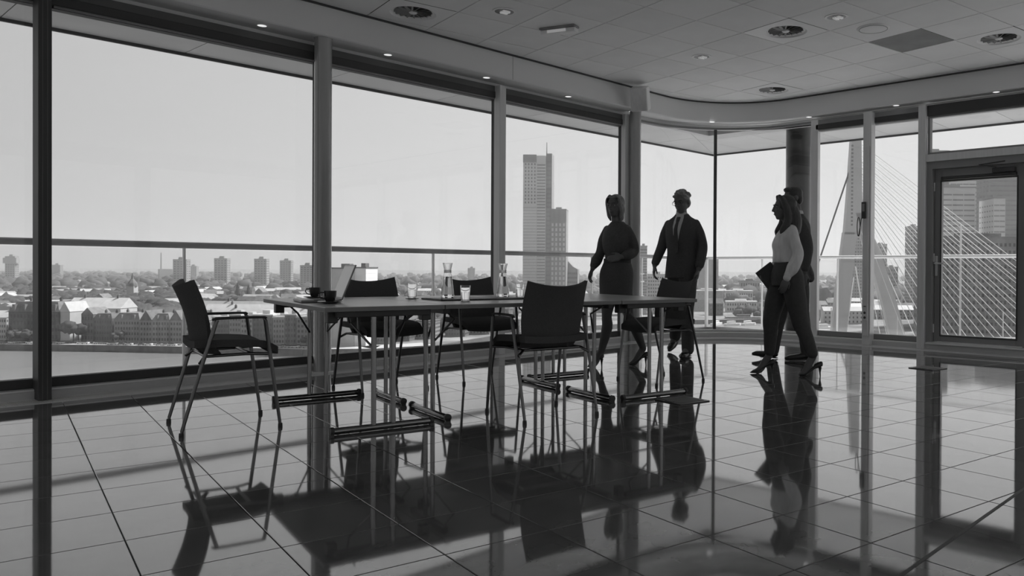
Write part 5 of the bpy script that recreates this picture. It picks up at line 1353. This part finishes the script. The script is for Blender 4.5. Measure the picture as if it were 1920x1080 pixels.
tree(446, 1000, 26, 'pointed dark conifer under the tower blocks, left of two', True); tree(466, 1010, 24, 'pointed dark conifer under the tower blocks, right of two', True)
tree(250, 520, 18, 'broad tree behind the grey quay terrace'); tree(389, 500, 16, 'tree behind the back of the first armchair'); tree(575, 456, 7, 'small tree by the quay left of the near column')
# parked cars on the quay
car0 = empty('parked_car'); tag(car0, 'tiny parked car on the far quay promenade', 'car', 'parked cars on the quay')
b = BM(); box(b, -2.1, 2.1, -.85, .85, .3, 1.0); bevel(b, .15); finish(b, 'body', mat('car_paint', .45, .3, rand=.8), car0)
b = BM(); prism(b, [(-1.3, -.75), (1.0, -.75), (1.0, .75), (-1.3, .75)], 1.0, 1.5); finish(b, 'cabin', M['win'], car0)
b = BM()
for x_ in (-1.3, 1.3):
    for y_ in (-.8, .8): tube(b, [(x_, y_-.12, .32), (x_, y_+.12, .32)], .32, 8)
finish(b, 'wheels', M['win'], car0)
first = True
for k in range(95):
    px = -60+k*6.9+random.uniform(-2, 2)
    if px > 612: break
    p = W(px, 463.5+random.choice((0, 3.4))+(3 if px < 200 else -14*(px-200)/400)); p.z = ZG+.27
    a = -A0+random.uniform(-.05, .05)
    if first: car0.location = p; car0.rotation_euler = (0, 0, a); first = False
    else: dup(car0, p, a)

# cable stayed bridge
D = 400; s_ = D/FPX
br = empty('cable_stayed_bridge', W(1600, D), -A0); tag(br, 'white cable stayed bridge with a tall bent pylon seen through the right windows', 'bridge')
X_ = lambda p: (p-1600)*s_; Z_ = lambda y_, p=1620: zat(p, y_, D)-ZG
def beam(b, pts, wds, dp):
    rows = []
    for (px, py), w_ in zip(pts, wds):
        x_, z_ = X_(px), Z_(py); rows.append([b.verts.new(c) for c in ((x_-w_*s_/2, -dp/2, z_), (x_+w_*s_/2, -dp/2, z_), (x_+w_*s_/2, dp/2, z_), (x_-w_*s_/2, dp/2, z_))])
    for a, c in zip(rows, rows[1:]):
        for k in range(4): b.faces.new((a[k], a[(k+1) % 4], c[(k+1) % 4], c[k]))
    b.faces.new(rows[0][::-1]); b.faces.new(rows[-1])
b = BM(); beam(b, [(1604, 170), (1602, 262), (1600, 360), (1599, 440)], [13, 18, 26, 36], 5); py_ = finish(b, 'pylon_head', M['haze2'], br)
b = BM()
for k in range(22): box(b, X_(1593)-.2+.0*k, X_(1593)+.8, -2.58, -2.5, Z_(275+k*7)-.5, Z_(275+k*7)+.5)
o = finish(b, 'bolts', M['haze1'], py_); o['kind'] = 'stuff'
b = BM(); beam(b, [(1592, 436), (1585, 500), (1578, 570), (1570, 650)], [24, 26, 27, 28], 5); finish(b, 'pylon_leg', M['haze2'], br)
b = BM(); beam(b, [(1608, 400), (1636, 470), (1664, 560), (1688, 650)], [14, 22, 26, 28], 5); finish(b, 'pylon_leg', M['haze2'], br)
b = BM(); tube(b, [(X_(1591), 0, Z_(322)), (X_(1538), 0, Z_(482)), (X_(1500), 0, Z_(600))], .42, 8); finish(b, 'back_stay', M['midf'], br)
b = BM(); tube(b, [(X_(1601), 0, Z_(520)), (X_(1586), 0, Z_(640))], .3, 6); tube(b, [(X_(1604), 0, Z_(500)), (X_(1628), 0, Z_(640))], .3, 6); finish(b, 'cross_stay', M['haze3'], br)
b = BM(); box(b, X_(1480), X_(2300), -14, 10, Z_(640), Z_(634)); dk = finish(b, 'deck', M['haze1'], br)
b = BM(); box(b, X_(1480), X_(2300), -14.2, -13.8, Z_(634), Z_(630)); finish(b, 'railing', M['haze3'], dk)
n_ = 14
for k in range(n_):
    t = k/(n_-1); x1_ = 1655+t*430; y0_ = 405-t*138; off = 3.2
    for sy in (-1, 1):
        b = BM(); tube(b, [(X_(1606), sy*1.2, Z_(y0_)), (X_(x1_+(3.5 if sy > 0 else 0)), -2+sy*8, Z_(634))], .19, 5, cap=False); finish(b, 'stay_cable', M['haze3'], br)
for p_, y_ in ((1782, 424), (1668, 590), (1730, 585), (1860, 580), (1548, 575)):
    b = BM(); tube(b, [(X_(p_), -13, Z_(634)), (X_(p_), -13, Z_(y_))], .5 if p_ == 1782 else .25, 6); finish(b, 'lamp_post', M['haze3'], dk)
# moored boats on the right bank
for k, (p_, D_) in enumerate(((1552, 560), (1570, 545), (1548, 620), (1375, 700), (1405, 706), (1345, 704))):
    r = empty('moored_boat', W(p_, D_, ZG+.05 if p_ > 1500 else ZG-3.1), -A0+.2*k); tag(r, ('white moored boat near the bridge pylon foot, leftmost there', 'white moored boat near the bridge pylon foot, nearest the pylon', 'white moored boat near the bridge pylon foot, farthest off', 'white moored boat by the thin glass corner post, middle one', 'white moored boat by the waterside shed, rightmost of three', 'white moored boat beside the thin glass corner post, leftmost of three')[k], 'boat', 'moored boats')
    b = BM(); prism(b, [(-9, -2), (6, -2), (10, 0), (6, 2), (-9, 2)], 0, 2); finish(b, 'hull', M['haze3'], r)
    b = BM(); box(b, -6, 2, -1.4, 1.4, 2, 4.2); finish(b, 'cabin', M['haze3'], r)


# ------------------------------------------------------------------ daylight haze lying over the river and the town
hm = bpy.data.materials.new('air_haze'); hm.use_nodes = True; t = hm.node_tree; t.nodes.clear()
vo = t.nodes.new('ShaderNodeOutputMaterial'); vs_ = t.nodes.new('ShaderNodeVolumeScatter')
vs_.inputs['Density'].default_value = 0.00026; vs_.inputs['Anisotropy'].default_value = 0.25; vs_.inputs['Color'].default_value = (.60, .60, .60, 1)
t.links.new(vs_.outputs[0], vo.inputs['Volume'])
b = BM(); hc = W(CX, 1, 0)
mtx = Matrix.Translation((CAMP.x, CAMP.y, 0)) @ Matrix.Rotation(-A0, 4, 'Z')
box(b, -3500, 2500, 120, 4200, ZG-2, 150, mtx); hz = finish(b, 'air_haze', hm); tag(hz, 'thin bright haze over the river and the town', 'haze', kind='stuff')
